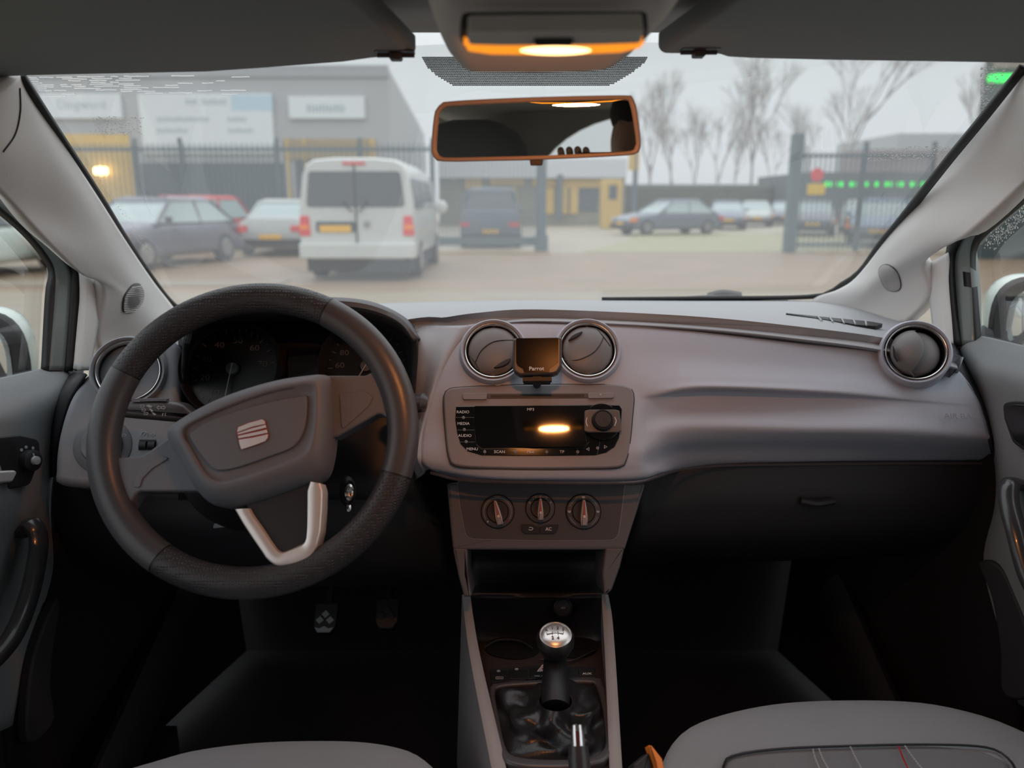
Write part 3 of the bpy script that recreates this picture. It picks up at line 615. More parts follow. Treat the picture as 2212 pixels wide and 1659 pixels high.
for s_, nm in ((-1, 'left'), (1, 'right')):
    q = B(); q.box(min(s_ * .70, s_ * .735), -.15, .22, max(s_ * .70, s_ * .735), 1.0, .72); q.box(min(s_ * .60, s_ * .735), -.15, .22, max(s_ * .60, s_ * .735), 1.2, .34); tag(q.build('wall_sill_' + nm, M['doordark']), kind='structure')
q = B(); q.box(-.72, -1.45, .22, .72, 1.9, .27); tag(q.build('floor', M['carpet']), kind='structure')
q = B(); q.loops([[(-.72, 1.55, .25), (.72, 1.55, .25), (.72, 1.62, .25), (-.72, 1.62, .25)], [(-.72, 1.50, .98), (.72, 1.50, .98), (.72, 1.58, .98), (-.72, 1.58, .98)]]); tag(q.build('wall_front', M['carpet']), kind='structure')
# ---- A pillars
def pillar(rows, nm):
    q = B(); q.grid([[P(*p) for p in r] for r in rows], 22, 40); return tag(q.build('trim_pillar_' + nm, M['pillar'], solid=.02), kind='structure')
pl_ = pillar([
    [(44, 160, .92), (38, 168, .90), (0, 200, .86), (-80, 250, .80)],
    [(66, 205, .95), (52, 215, .92), (0, 270, .88), (-80, 320, .83)],
    [(130, 300, 1.02), (92, 305, .97), (30, 345, .92), (-30, 385, .89)],
    [(215, 430, 1.14), (172, 432, 1.08), (95, 450, 1.02), (38, 452, .97)],
    [(272, 520, 1.24), (230, 525, 1.17), (165, 535, 1.10), (112, 532, 1.05)],
    [(330, 606, 1.37), (292, 612, 1.28), (235, 600, 1.20), (172, 590, 1.13)],
    [(372, 660, 1.46), (338, 672, 1.38), (285, 655, 1.28), (222, 622, 1.20)],
    [(410, 715, 1.50), (370, 740, 1.42), (300, 745, 1.33), (208, 722, 1.22)],
    [(430, 760, 1.50), (400, 790, 1.42), (330, 800, 1.33), (232, 780, 1.24)]], 'left')
pr_ = pillar([
    [(2212, 140, .92), (2220, 150, .90), (2240, 180, .86), (2300, 230, .80)],
    [(2196, 165, .94), (2206, 190, .91), (2240, 250, .87), (2300, 290, .83)],
    [(2118, 262, 1.02), (2172, 275, .97), (2215, 310, .93), (2270, 340, .88)],
    [(2037, 360, 1.12), (2095, 370, 1.06), (2150, 390, 1.01), (2206, 401, .96)],
    [(1936, 488, 1.24), (1972, 490, 1.17), (2030, 490, 1.10), (2090, 506, 1.04)],
    [(1855, 593, 1.37), (1902, 575, 1.28), (1955, 560, 1.20), (2030, 540, 1.12)],
    [(1811, 625, 1.43), (1870, 625, 1.33), (1930, 605, 1.27), (1996, 574, 1.20)],
    [(1757, 646, 1.50), (1820, 665, 1.42), (1890, 660, 1.33), (2008, 640, 1.21)],
    [(1740, 690, 1.52), (1800, 710, 1.45), (1880, 710, 1.34), (1955, 698, 1.26)]], 'right')
def spl2c(pts, n=36): return [(v[0], v[1]) for v in spl([(a, b_, 0) for a, b_ in pts], n, True)]
M['grille'] = mat('speaker_grille', (.14, .135, .13), .7)
def tweeter(t, pts, nm, m, par, ribs):
    pts = spl2c(pts); cx = sum(p[0] for p in pts) / len(pts); cy_ = sum(p[1] for p in pts) / len(pts); L = []
    for k, h in ((1.0, -.002), (1.0, .0016), (.95, .0024), (.6, .0026), (.25, .0026)):
        L.append([hit(t, cx + (x - cx) * k, cy_ + (y - cy_) * k, h)[0] for x, y in pts])
    q = B(); q.loops(L, cap0=False); o = q.build(nm, m, par, smooth=60)
    q = B(); q.tube([hit(t, x, y, .0012)[0] for x, y in spl2c(pts, 60)], .0007, 5, closed=True); q.build('gap_line', M['black'], o)
    if ribs:
        q = B()
        for k in range(15):
            y = cy_ - 26 + k * 3.8; xs = [x for x, yy in pts if abs(yy - y) < 3.5]
            if len(xs) < 2 or max(xs) - min(xs) < 6: continue
            q.tube([hit(t, min(xs) + 1, y + 1, .0032)[0], hit(t, max(xs) - 1, y - 1, .0032)[0]], .0007, 4)
        q.build('grille_rib', M['pillar'], o)['kind'] = 'stuff'
def spl2o(pts, n): return [(v[0], v[1]) for v in spl([(a, b_, 0) for a, b_ in pts], n)]
tl_, tr_ = bvh(pl_), bvh(pr_)
tweeter(tl_, [(264, 668), (267, 640), (284, 616), (300, 614), (309, 632), (305, 655), (290, 671), (272, 675)], 'tweeter_grille', M['grille'], pl_, True)
tweeter(tr_, [(1900, 590), (1905, 575), (1920, 572), (1935, 582), (1945, 603), (1946, 622), (1932, 629), (1912, 620)], 'tweeter_cover', mat('tweeter_cover', (.42, .41, .40), .7), pr_, False)
q = B(); q.tube([hit(tl_, x, y, .0003)[0] for x, y in spl2o([(42, 190), (43, 240), (32, 290), (6, 328)], 16)], .0012, 6); q.build('panel_gap', M['rubber'], pl_)
# ---- second posts between the quarter light and the door
def post(A, C, Bq, nm, s_):
    x = [s_ * .665, s_ * .655, s_ * .66]
    rows = [[PX(a, b_, xx) for a, b_ in ln] for ln, xx in zip((A, C, Bq), x)]
    q = B(); q.grid([spl(r, 8) for r in rows], 20, 9); return tag(q.build('trim_quarter_post_' + nm, M['pillar'], solid=.015), kind='structure')
post([(170, 585), (172, 640), (166, 720), (158, 795)], [(192, 585), (192, 640), (186, 720), (179, 800)], [(222, 612), (219, 650), (210, 720), (196, 800)], 'left', -1)
post([(2048, 545), (2050, 620), (2056, 690), (2060, 745)], [(2022, 560), (2030, 630), (2036, 690), (2040, 745)], [(1996, 574), (2006, 640), (2013, 700), (2018, 745)], 'right', 1)
# ---- door frames: outer seal, painted frame, inner seal
E1 = [(-120, 372), (0, 466), (55, 516), (91, 561), (104, 591), (97, 636), (88, 800)]
E2 = [(-120, 350), (0, 446), (60, 500), (104, 553), (119, 588), (118, 649), (106, 800)]
E3 = [(-120, 300), (0, 403), (69, 470), (125, 538), (148, 577), (152, 622), (139, 800)]
E4 = [(-120, 290), (0, 398), (72, 466), (138, 548), (166, 588), (174, 615), (158, 800)]
G1 = [(2330, 340), (2212, 441), (2139, 502), (2115, 529), (2108, 566), (2113, 640), (2122, 745)]
G2 = [(2330, 325), (2212, 424), (2122, 495), (2102, 518), (2095, 556), (2100, 640), (2105, 745)]
G3 = [(2330, 300), (2205, 402), (2104, 492), (2075, 525), (2063, 566), (2068, 657), (2078, 745)]
G4 = [(2330, 295), (2203, 400), (2090, 500), (2056, 540), (2047, 572), (2054, 657), (2060, 745)]
for L, s_, nm in (((E1, E2, E3, E4), -1, 'left'), ((G1, G2, G3, G4), 1, 'right')):
    w3 = [[PX(a, b_, s_ * x) for a, b_ in l] for l, x in zip(L, (.70, .688, .678, .668))]
    d_ = thing('door_%d' % (1 if s_ < 0 else 2), None, None, at=(s_ * .66, 1.0, .3), kind='structure')
    strip3(w3[0], w3[1], 50, 'outer_seal', M['rubber'], d_, solid=.012, smooth=60)
    strip3(w3[1], w3[2], 50, 'painted_frame', mat('frame_paint', (.17, .20, .195), .35, coat=.3), d_, solid=.02, smooth=60, cross=4)
    strip3(w3[2], w3[3], 50, 'inner_seal', M['rubber'], d_, solid=.012, smooth=60)
    if s_ < 0: DL = d_
    else: DR = d_
    # the glass pane
    V = [PX(a, b_, s_ * .70) for a, b_ in L[0]]; q = B()
    if s_ < 0: V += [Vector((-.70, .95, .93)), Vector((-.70, -.05, .95)), Vector((-.70, -.1, 1.34)), Vector((-.70, .5, 1.37))]
    else: V += [Vector((.70, .95, .93)), Vector((.70, -.05, .95)), Vector((.70, -.1, 1.34)), Vector((.70, .5, 1.37))]
    q.add(V, [tuple(range(len(V)))]); tag(q.build('window_%d' % (2 if s_ < 0 else 3), M['glass'], solid=.004, smooth=0), kind='structure')
# ---- door panels
q = B(); q.grid([
    [PX(a, b_, x) for a, b_, x in r] for r in (
    [(170, 787, -.700), (150, 786, -.700), (100, 794, -.700), (0, 816, -.700), (-160, 850, -.70), (-500, 930, -.70)],
    [(180, 792, -.690), (150, 800, -.680), (90, 822, -.680), (0, 850, -.680), (-160, 890, -.68), (-500, 960, -.68)],
    [(178, 815, -.690), (140, 850, -.662), (70, 880, -.662), (0, 900, -.662), (-160, 940, -.66), (-500, 1010, -.66)],
    [(150, 890, -.690), (110, 925, -.662), (50, 950, -.66), (-40, 960, -.66), (-200, 980, -.66), (-500, 1060, -.66)],
    [(122, 1000, -.690), (98, 1060, -.66), (40, 1090, -.655), (-60, 1100, -.65), (-240, 1120, -.65), (-500, 1180, -.65)],
    [(120, 1100, -.70), (100, 1150, -.67), (50, 1180, -.665), (-60, 1190, -.66), (-240, 1200, -.65), (-500, 1290, -.65)],
    [(150, 1230, -.72), (130, 1290, -.69), (70, 1330, -.68), (-60, 1380, -.68), (-240, 1400, -.68), (-500, 1490, -.68)],
    [(130, 1450, -.72), (110, 1500, -.70), (40, 1560, -.69), (-60, 1600, -.69), (-240, 1650, -.69), (-500, 1700, -.69)])], 40, 50)
dl = q.build('door_panel', M['door'], DL, solid=-.02)
q = B(); q.grid([
    [PX(a, b_, x) for a, b_, x in r] for r in (
    [(2046, 738, .700), (2070, 728, .700), (2110, 724, .700), (2212, 746, .700), (2400, 790, .70), (2800, 880, .70)],
    [(2052, 745, .690), (2080, 745, .680), (2120, 755, .680), (2212, 780, .680), (2400, 830, .68), (2800, 930, .68)],
    [(2072, 780, .690), (2110, 800, .662), (2150, 810, .662), (2230, 830, .662), (2400, 870, .66), (2800, 980, .66)],
    [(2108, 850, .690), (2140, 880, .662), (2180, 890, .66), (2250, 910, .66), (2400, 950, .66), (2800, 1050, .66)],
    [(2140, 950, .690), (2160, 1000, .66), (2190, 1030, .655), (2260, 1050, .65), (2400, 1090, .65), (2800, 1180, .65)],
    [(2142, 1080, .70), (2160, 1120, .67), (2195, 1150, .665), (2260, 1160, .66), (2400, 1190, .65), (2800, 1290, .65)],
    [(2080, 1210, .72), (2110, 1260, .69), (2170, 1300, .68), (2260, 1330, .68), (2400, 1390, .68), (2800, 1490, .68)],
    [(2100, 1440, .72), (2130, 1480, .70), (2200, 1520, .69), (2270, 1560, .69), (2400, 1650, .69), (2800, 1750, .69)])], 40, 50)
dr = q.build('door_panel', M['door'], DR, solid=.02)
# inner release recess with handle and mirror knob, pull handle, speaker mesh, sill
def side(px, py, x): return Fr(PX(px, py, x), (1 if x < 0 else -1, -.12, .12), (0, 1, 0) if x > 0 else (0, 1, 0))
fl = Fr(PX(45, 1000, -.652), (1, -.25, .1), (0, 1, 0)); fr_ = Fr(PX(2200, 920, .652), (-1, -.25, .1), (0, -1, 0))
q = B(); q.prism(rpoly(fl.pl([(-60, 950), (40, 940), (82, 950), (84, 990), (62, 1048), (20, 1056), (-60, 1062)]), .012), -.02, .003, fl.M, bev=.002); rc = q.build('release_recess', M['dark'], DL)
q = B(); q.prism(rpoly(fl.pl([(-60, 958), (28, 950), (30, 1000), (10, 1046), (-60, 1052)]), .012), .0, .0045, fl.M); q.build('recess_bowl', M['black'], rc)
q = B(); q.prism(rpoly(fl.pl([(-60, 1020), (16, 1016), (20, 1022), (10, 1042), (-60, 1048)]), .006), .003, .014, fl.M, bev=.003); q.build('release_handle', M['silver'], rc)
u_, v_ = fl.l(57, 995); q = B(); q.lathe([(.0145, .003), (.014, .012), (.011, .014), (.0005, .014)], 30, fl.M @ Matrix.Translation((u_, v_, 0))); q.build('mirror_knob', M['dark'], rc)
q = B(); q.lathe([(.006, .014), (.0055, .018), (.0005, .019)], 20, fl.M @ Matrix.Translation((u_, v_, 0))); q.prism([(u_ - .001, v_ + .003), (u_ + .001, v_ + .003), (u_ + .001, v_ + .010), (u_ - .001, v_ + .010)], .013, .0148, fl.M)
for px, py in ((42, 972), (52, 966), (67, 968)):
    a = fl.l(px, py); q.prism(circ(a[0], a[1], .0022, 8), .003, .0037, fl.M)
q.build('knob_marking', M['greyprint'], rc)
q = B(); q.prism(rpoly(fr_.pl([(2260, 868), (2195, 866), (2168, 870), (2172, 905), (2190, 955), (2212, 972), (2260, 980)]), .012), -.02, .003, fr_.M, bev=.002); rc = q.build('release_recess', M['dark'], DR)
q = B(); q.prism(rpoly(fr_.pl([(2260, 876), (2200, 874), (2176, 880), (2182, 905), (2198, 950), (2216, 962), (2260, 968)]), .010), .003, .006, fr_.M, bev=.001); q.build('recess_bowl', M['gloss'], rc)
q = B(); q.tube(spl([PX(52, 1150, -.655), PX(68, 1132, -.635), PX(84, 1168, -.625), PX(70, 1260, -.62), PX(40, 1350, -.62), PX(0, 1410, -.63), PX(-70, 1470, -.65)], 40), .0085, 10, sq=1.6); q.build('pull_handle', mat('handle_gloss', (.03, .03, .032), .25, coat=.3), DL)
q = B(); q.tube(spl([PX(2212, 1050, .655), PX(2184, 1045, .635), PX(2180, 1085, .625), PX(2196, 1150, .62), PX(2225, 1250, .62), PX(2280, 1340, .63)], 40), .0075, 10, sq=1.6); q.build('pull_handle', bpy.data.materials['handle_gloss'], DR)
for s_, pp, d_ in ((-1, [(118, 1300), (132, 1310), (118, 1400), (112, 1480), (118, 1560), (60, 1600), (70, 1430)], DL), (1, [(2112, 1215), (2150, 1218), (2180, 1260), (2230, 1400), (2230, 1500), (2165, 1500), (2158, 1400), (2140, 1290)], DR)):
    f_ = Fr(PX(pp[0][0], pp[0][1], s_ * .66), (-s_, -.3, .15), (0, 1, 0)); q = B(); q.prism([(v[0], v[1]) for v in spl([(a, b_, 0) for a, b_ in f_.pl(pp)], 40, True)], -.015, .0, f_.M, bev=.004); q.build('door_pocket', M['doordark'], d_)
for s_, nm in ((-1, 'left'), (1, 'right')):
    q = B(); q.tube(spl([(s_ * .62, 1.35, .52), (s_ * .60, 1.0, .42), (s_ * .57, .75, .40), (s_ * .56, .3, .40)], 20), .05, 10, sq=.5); tag(q.build('trim_sill_' + nm, M['doordark']), kind='structure')
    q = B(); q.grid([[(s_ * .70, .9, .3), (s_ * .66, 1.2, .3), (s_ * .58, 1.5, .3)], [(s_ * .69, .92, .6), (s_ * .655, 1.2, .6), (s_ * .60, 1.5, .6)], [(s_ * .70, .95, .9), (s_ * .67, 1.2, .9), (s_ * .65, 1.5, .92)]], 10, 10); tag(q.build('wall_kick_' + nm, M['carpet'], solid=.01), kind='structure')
# ---- wing mirrors outside
def wing(s_, label, c, r):
    root = thing('wing_mirror', label, 'mirror', at=c); c = Vector(c)
    Mx = Matrix.Translation(c) @ Matrix.Rotation(R(-18 * s_), 4, 'Z')
    def lp(t, k): return [(r[0] * k * x, t, r[2] * k * z) for x, z in circ(0, 0, 1, 30)]
    def shp(k, y, sh=0): return [(r[0] * k * math.copysign(abs(math.cos(a)) ** .7, math.cos(a)) + sh, y, r[2] * k * math.copysign(abs(math.sin(a)) ** .75, math.sin(a)) * (1 - .18 * s_ * math.cos(a))) for a in [2 * PI * i / 36 for i in range(36)]]
    q = B(); q.loops([shp(.97, -.012), shp(1.0, 0), shp(1.0, .03), shp(.93, .07), shp(.7, .11), shp(.3, .13)], Mx, cap0=False); sh = q.build('shell', M['mint'], root)
    q = B(); q.loops([shp(.965, -.012), shp(.90, -.020), shp(.72, -.014), shp(.66, .01)], Mx, cap0=False, cap1=True); q.build('dark_surround', M['dark'], root)
    q = B(); q.loops([shp(.68, -.002), shp(.60, -.004)], Mx, cap0=False); q.build('mirror_glass', M['mirror'], root)
    q = B(); q.tube([c + Vector((-s_ * r[0] * .8, .03, -r[2] * .5)), c + Vector((-s_ * (r[0] + .06), .06, -r[2] * .8)), (s_ * .71, c.y + .05, c.z - r[2])], .03, 10); q.build('mount_arm', M['dark'], root)
p = P(-82, 782, 1.36); wing(-1, 'pale mint door mirror with dark surround outside the left window', p, (.115, .1, .095))
p = P(2275, 692, 1.40); wing(1, 'white door mirror with rain drops outside the right window', p, (.110, .1, .082))
# ---- overhead console and roof lamp
FO = Fr(P(1198, 110, .70), (0, -.06, -1))
oc_pts = [(880, -120), (916, 0), (923, 47), (952, 119), (970, 145), (997, 163), (1100, 166), (1198, 166), (1324, 159), (1364, 141), (1400, 112), (1451, 61), (1496, 0), (1560, -120)]
oc = thing('overhead_console', 'grey fabric covered bulge in the roof between the two sun visors', 'console', at=FO.O)
pp = FO.pl(oc_pts); pp = [(v[0], v[1]) for v in spl([(a, b_, 0) for a, b_ in pp], 70, False)]
q = B(); q.prism(pp, -.06, 0, FO.M, bev=.022, seg=5); q.build('housing', mat('console_fabric', (.62, .61, .60), .9, grain=.5, gscale=400), oc)
FLp = Fr(P(1198, 98, .565), (0, -.62, -.78))
lamp = thing('roof_lamp', 'glowing orange roof lamp with grey cover set in the overhead console', 'lamp', at=FLp.O)
def glowmat(name, c, s_):
    m = bpy.data.materials.new(name); m.use_nodes = True; n = m.node_tree.nodes; n.clear(); o = n.new('ShaderNodeOutputMaterial'); e = n.new('ShaderNodeEmission'); e.inputs[0].default_value = (*c, 1); e.inputs[1].default_value = s_; m.node_tree.links.new(e.outputs[0], o.inputs[0]); return m
q = B(); q.prism(rpoly(FLp.pl([(996, 62), (1404, 60), (1398, 92), (1386, 110), (1340, 120), (1198, 127), (1060, 124), (1006, 116), (992, 90)]), .006), -.016, -.002, FLp.M, bev=.003); q.build('lamp_well', M['dark'], lamp)
q = B(); q.prism(rpoly(FLp.pl([(1008, 70), (1393, 65), (1384, 96), (1300, 99), (1198, 101), (1080, 101), (1012, 99)], .006), .0035), -.01, .006, FLp.M, bev=.002); cv = q.build('cover', mat('lamp_cover', (.62, .61, .60), .45), lamp)
q = B(); q.prism(rpoly(FLp.pl([(1150, 84), (1242, 83), (1234, 98), (1158, 98)], .007), .002), .005, .0085, FLp.M, bev=.001); q.build('switch_rocker', M['dark'], cv)
q = B(); q.prism(rpoly(FLp.pl([(1000, 88), (1012, 97), (1198, 98), (1384, 94), (1390, 86), (1386, 106), (1340, 116), (1198, 122), (1060, 120), (1010, 113)], .003), .003), -.012, .003, FLp.M, bev=.002); q.build('lens', glowmat('amber_lens', (1.0, .30, .02), 1.15), lamp)
c0 = FLp.l(1200, 109, .003); q = B(); q.ell((c0[0], c0[1], .002), (.026, .0038, .0032), FLp.M); q.build('bulb', glowmat('hot_bulb', (1.0, .62, .25), 4.0), lamp)
ld = bpy.data.lights.new('roof_lamp_light', 'AREA'); ld.shape = 'ELLIPSE'; ld.size = .06; ld.size_y = .010; ld.energy = .85; ld.color = (1, .34, .09)
lo = bpy.data.objects.new('roof_lamp_light', ld); COL.objects.link(lo); lo.location = FLp.w(1200, 118, .004) + Vector((0, .004, -.0015)); lo.rotation_euler = (R(22), 0, 0)
# ---- sun visors with their clips
def visor(label, edge, x_in, x_out, clip):
    o_ = P(*edge[len(edge) // 2], .86); fr = Fr(o_, (0, -.06, -1)); root = thing('sun_visor', label, 'sun visor', at=o_)
    pts = [fr.l(*e) for e in edge]; ymax = pts[0][1]
    pts = pts + [(x_out[1] - o_.x, .28), (x_in[1] - o_.x, .28)] if pts[0][0] < pts[-1][0] else pts
    q = B(); q.prism(rpoly(pts, .012, 4), -.018, 0, fr.M, bev=.008, seg=4); q.build('panel', M['visor'], root)
    a = fr.l(*clip); q = B(); q.prism(rect(a[0] - .019, a[1] - .002, a[0] + .019, a[1] + .016, .004), -.001, .0015, fr.M); cp = q.build('clip_recess', M['black'], root)
    q = B(); q.prism(rect(a[0] - .006, a[1] - .006, a[0] + .006, a[1] + .006, .002), .0, .006, fr.M, bev=.002); q.tube([fr.g(a[0] - .018, a[1] + .002, .001), fr.g(a[0] + .018, a[1] + .002, .001)], .0025, 8); q.build('clip', M['dark'], root)
visor('dark grey left sun visor folded up against the roof', [(-80, 172), (60, 168), (212, 163), (452, 158), (588, 149), (746, 137), (812, 128), (905, 126)], (0, -.105), (0, -.60), (856, 118)) if False else None
def visor2(label, edge, far, clip):
    o_ = P(*edge[len(edge) // 2], .86); fr = Fr(o_, (0, -.06, -1)); root = thing('sun_visor', label, 'sun visor', at=o_)
    pts = [fr.l(*e) for e in edge]; a, z = pts[0], pts[-1]
    pts = pts + [(z[0] + far[1], .30), (a[0] + far[0], .30)]
    q = B(); q.prism(rpoly(pts, .014, 4), -.018, 0, fr.M, bev=.008, seg=4); q.build('panel', M['visor'], root)
    a = fr.l(*clip); q = B(); q.prism(rect(a[0] - .019, a[1] + .001, a[0] + .019, a[1] + .017, .004), -.001, .0008, fr.M); q.build('clip_recess', M['black'], root)
    q = B(); q.prism(rect(a[0] - .006, a[1] - .004, a[0] + .006, a[1] + .010, .002), .0, .006, fr.M, bev=.002); q.tube([fr.g(a[0] - .018, a[1] + .003, .001), fr.g(a[0] + .018, a[1] + .003, .001)], .0025, 8); q.build('clip', M['dark'], root)
visor2('dark grey sun visor folded up above the steering wheel side', [(-60, 172), (70, 166), (212, 163), (452, 158), (588, 149), (746, 137), (812, 128), (905, 126)], (.0, -.035), (856, 118))
visor2('dark grey sun visor folded up above the passenger side', [(1412, 119), (1545, 119), (1565, 126), (1620, 129), (1790, 133), (2000, 136), (2120, 138), (2270, 141)], (.05, 0), (1508, 112))
# ---- interior mirror
nrm = -ray(1300, 352); FM = Fr(P(1160, 280, .80), nrm)
mo = [(932, 325), (939, 246), (952, 226), (972, 219), (1125, 211), (1342, 206), (1364, 212), (1375, 231), (1384, 311), (1379, 327), (1362, 335), (1198, 344), (1053, 348), (956, 349), (938, 340)]
mi = [(943, 325), (948, 252), (958, 235), (974, 230), (1125, 222), (1340, 216), (1356, 221), (1364, 238), (1374, 308), (1370, 321), (1354, 327), (1198, 335), (1053, 339), (960, 340), (947, 335)]
def cl(pts, fr, n=80, h=0): return [(v[0], v[1]) for v in spl([(a, b_, 0) for a, b_ in fr.pl(pts, h)], n, True)]
rm = thing('rear_view_mirror', 'frameless lit interior mirror hanging below the overhead console, showing the rear cabin', 'mirror', at=FM.O); rm['label'] = 'interior rear view mirror with orange lit frame hanging below the overhead console'
O_, I_ = cl(mo, FM), cl(mi, FM)
q = B(); q.ring(O_, I_, -.02, .004, FM.M, bev=.0022); q.build('frame', mat('mirror_frame', (.30, .24, .22), .45), rm)
q = B(); q.loops([[(x, y, -.004) for x, y in inset(O_, .0005)], [(x, y, -.028) for x, y in inset(O_, .008)], [(x, y, -.036) for x, y in inset(O_, .022)]], FM.M); q.build('housing', M['dark'], rm)
q = B(); q.prism(inset(I_, -.001), -.003, .0005, FM.M); q.build('glass', M['mirror'], rm)
a = FM.l(1158, 349); q = B(); q.prism(rpoly([(a[0] - .007, a[1] + .004), (a[0] + .007, a[1] + .004), (a[0] + .0055, a[1] - .004), (a[0] - .0055, a[1] - .004)], .001), -.012, .001, FM.M, bev=.001); q.build('dip_lever', M['black'], rm)
q = B(); q.tube(spl([FM.g(0, .0, -.034), FM.g(.0, .005, -.08), Vector((.03, 1.035, 1.325))], 10), .010, 12); q.build('stem', M['dark'], rm)
# ---- rain on the glass
M['drop'] = mat('rain_drop', (.8, .82, .82), .05, spec=.8)
def dropmat():
    m = bpy.data.materials.new('rain_water'); m.use_nodes = True; n = m.node_tree.nodes; l = m.node_tree.links; n.clear(); o = n.new('ShaderNodeOutputMaterial'); g = n.new('ShaderNodeBsdfRefraction'); g.inputs['IOR'].default_value = 1.33; g.inputs['Roughness'].default_value = 0.02
    gl = n.new('ShaderNodeBsdfGlossy'); gl.inputs['Roughness'].default_value = .05; f = n.new('ShaderNodeFresnel'); f.inputs[0].default_value = 1.33; mx = n.new('ShaderNodeMixShader'); l.new(f.outputs[0], mx.inputs[0]); l.new(g.outputs[0], mx.inputs[1]); l.new(gl.outputs[0], mx.inputs[2]); l.new(mx.outputs[0], o.inputs[0]); return m
M['drop'] = dropmat()
rnd = random.Random(4)
def drops(name, label, fr, gen, n, r0, r1, h=-.0045):
    q = B()
    for _ in range(n):
        px, py = gen(); u_, v_ = fr.l(px, py, h); r = rnd.uniform(r0, r1)
        L = [[(u_ + k * r * (1 + .25 * math.sin(3 * a + px)) * math.cos(a), v_ + k * r * (1 + .2 * math.cos(2 * a + py)) * math.sin(a), h - z * r) for a in [2 * PI * i / 8 for i in range(8)]] for k, z in ((1, 0), (.8, .35), (.4, .55))]
        q.loops(L, fr.M, cap0=False)
    return tag(q.build(name, M['drop'], smooth=80), label, 'rain', kind='stuff')
def g1(): t = rnd.random(); return (200 + rnd.random() * 110, 252 + rnd.random() ** 1.3 * 40) if t < .5 else (150 + t * 90 + rnd.random() * 60, 255 + rnd.random() * 35)
drops('rain_drops', 'cluster of rain drops on the windscreen below the leftmost warehouse sign', FW_, g1, 260, .0004, .0012)
drops('rain_drops', 'streaks of rain on the windscreen edge along the left pillar', FW_, lambda: (lambda t: (150 + t * 190 + rnd.random() * 16, 310 + t * 270))(rnd.random()), 160, .0003, .0009)
drops('rain_drops', 'band of rain drops on the windscreen beside the right pillar', FW_, lambda: (lambda t: (1865 + t * 170 + rnd.random() * 40, 312 + rnd.random() * 30 + (1 - t) * 8))(rnd.random()), 330, .0004, .0012)
drops('rain_drops', 'rain drops on the windscreen over the green lit sign at top right', FW_, lambda: (lambda t: (2118 + rnd.random() ** 2 * 60 * (1 - t) + 2, 142 + t * 110))(rnd.random()), 220, .0004, .0013)
FG = Fr(PX(2160, 500, .705), (-1, 0, 0), (0, -1, 0))
drops('rain_drops', 'rain drops along the slanting front edge of the right door window', FG, lambda: (lambda t: (2125 + t * 85 + rnd.random() * 22, 525 - t * 75 - rnd.random() * 12 + rnd.random() * 24))(rnd.random()), 260, .0005, .0014, -.004)
q = B()
for k in range(11):
    y = 167 + k * 4.1; x = 62 + k * 3
    while x < 520:
        ln = rnd.uniform(15, 60)
        if rnd.random() < (.85 if x < 300 else .4) * (1 - k / 16): q.tube([FW_.w(x + j * ln / 4, y - (x - 60) * .012 + rnd.uniform(-.5, .5), -.0048) for j in range(5)], .00055, 5)
        x += ln + rnd.uniform(4, 20)
tag(q.build('rain_streaks', M['drop'], smooth=80), 'horizontal rain streaks across the top left of the windscreen', 'rain', kind='stuff')
# wiper resting at the base of the windscreen
q = B(); q.tube([FW_.w(1440, 649, -.03), FW_.w(1530, 643, -.03), FW_.w(1700, 648, -.03)], .006, 6); q.tube(spl([FW_.w(1530, 642, -.035), FW_.w(1560, 635, -.04), FW_.w(1600, 640, -.035)], 8), .009, 6)
tag(q.build('wiper', M['black']), 'black wiper resting at the foot of the windscreen', 'wiper')
# ================================================================ DASHBOARD
FR_ = Fr(P(1165, 920, 1.0), lean(31))                 # plane of radio, vents and passenger panel
def D(px, py, h=0): return FR_.w(px, py, h)
dash = thing('dashboard', 'grey moulded dashboard running the full width below the windscreen', 'dashboard', at=(.03, 1.1, .6))
# top pad: front crease up and back to the windscreen
q = B(); q.grid([
    [P(350, 700, 1.40), P(560, 668, 1.50), P(790, 656, 1.52), P(1165, 648, 1.54), P(1500, 649, 1.53), P(1780, 651, 1.50), P(1870, 664, 1.42), P(1960, 690, 1.30), P(2050, 730, 1.17)],
    [P(360, 720, 1.25), P(560, 690, 1.32), P(800, 668, 1.36), P(1165, 660, 1.36), P(1500, 662, 1.35), P(1780, 672, 1.30), P(1880, 690, 1.26), P(1970, 716, 1.19), P(2056, 752, 1.11)],
    [P(370, 740, 1.15), P(560, 720, 1.20), P(830, 690, 1.22), P(1000, 684, 1.20), P(1165, 674, 1.20), P(1500, 682, 1.19), P(1780, 706, 1.14), P(1890, 722, 1.12), P(1980, 745, 1.09), P(2062, 775, 1.06)],
    [P(400, 800, 1.12), P(560, 780, 1.13), P(880, 716, 1.135), P(960, 712, 1.108), P(1030, 703, 1.088), P(1165, 689, 1.085), P(1500, 705, 1.075), P(1780, 735, 1.055), P(1900, 752, 1.045), P(1990, 772, 1.035), P(2070, 798, 1.03)],
    [P(400, 806, 1.13), P(560, 786, 1.14), P(880, 720, 1.135), P(960, 716, 1.108), P(1030, 707, 1.088), D(1165, 702, -.012), D(1500, 718, -.012), D(1780, 748, -.012), D(1900, 765, -.014), D(1990, 784, -.02), D(2070, 806, -.04)]], 90, 30)
tp = q.build('top_pad', M['pad'], dash, solid=.02)
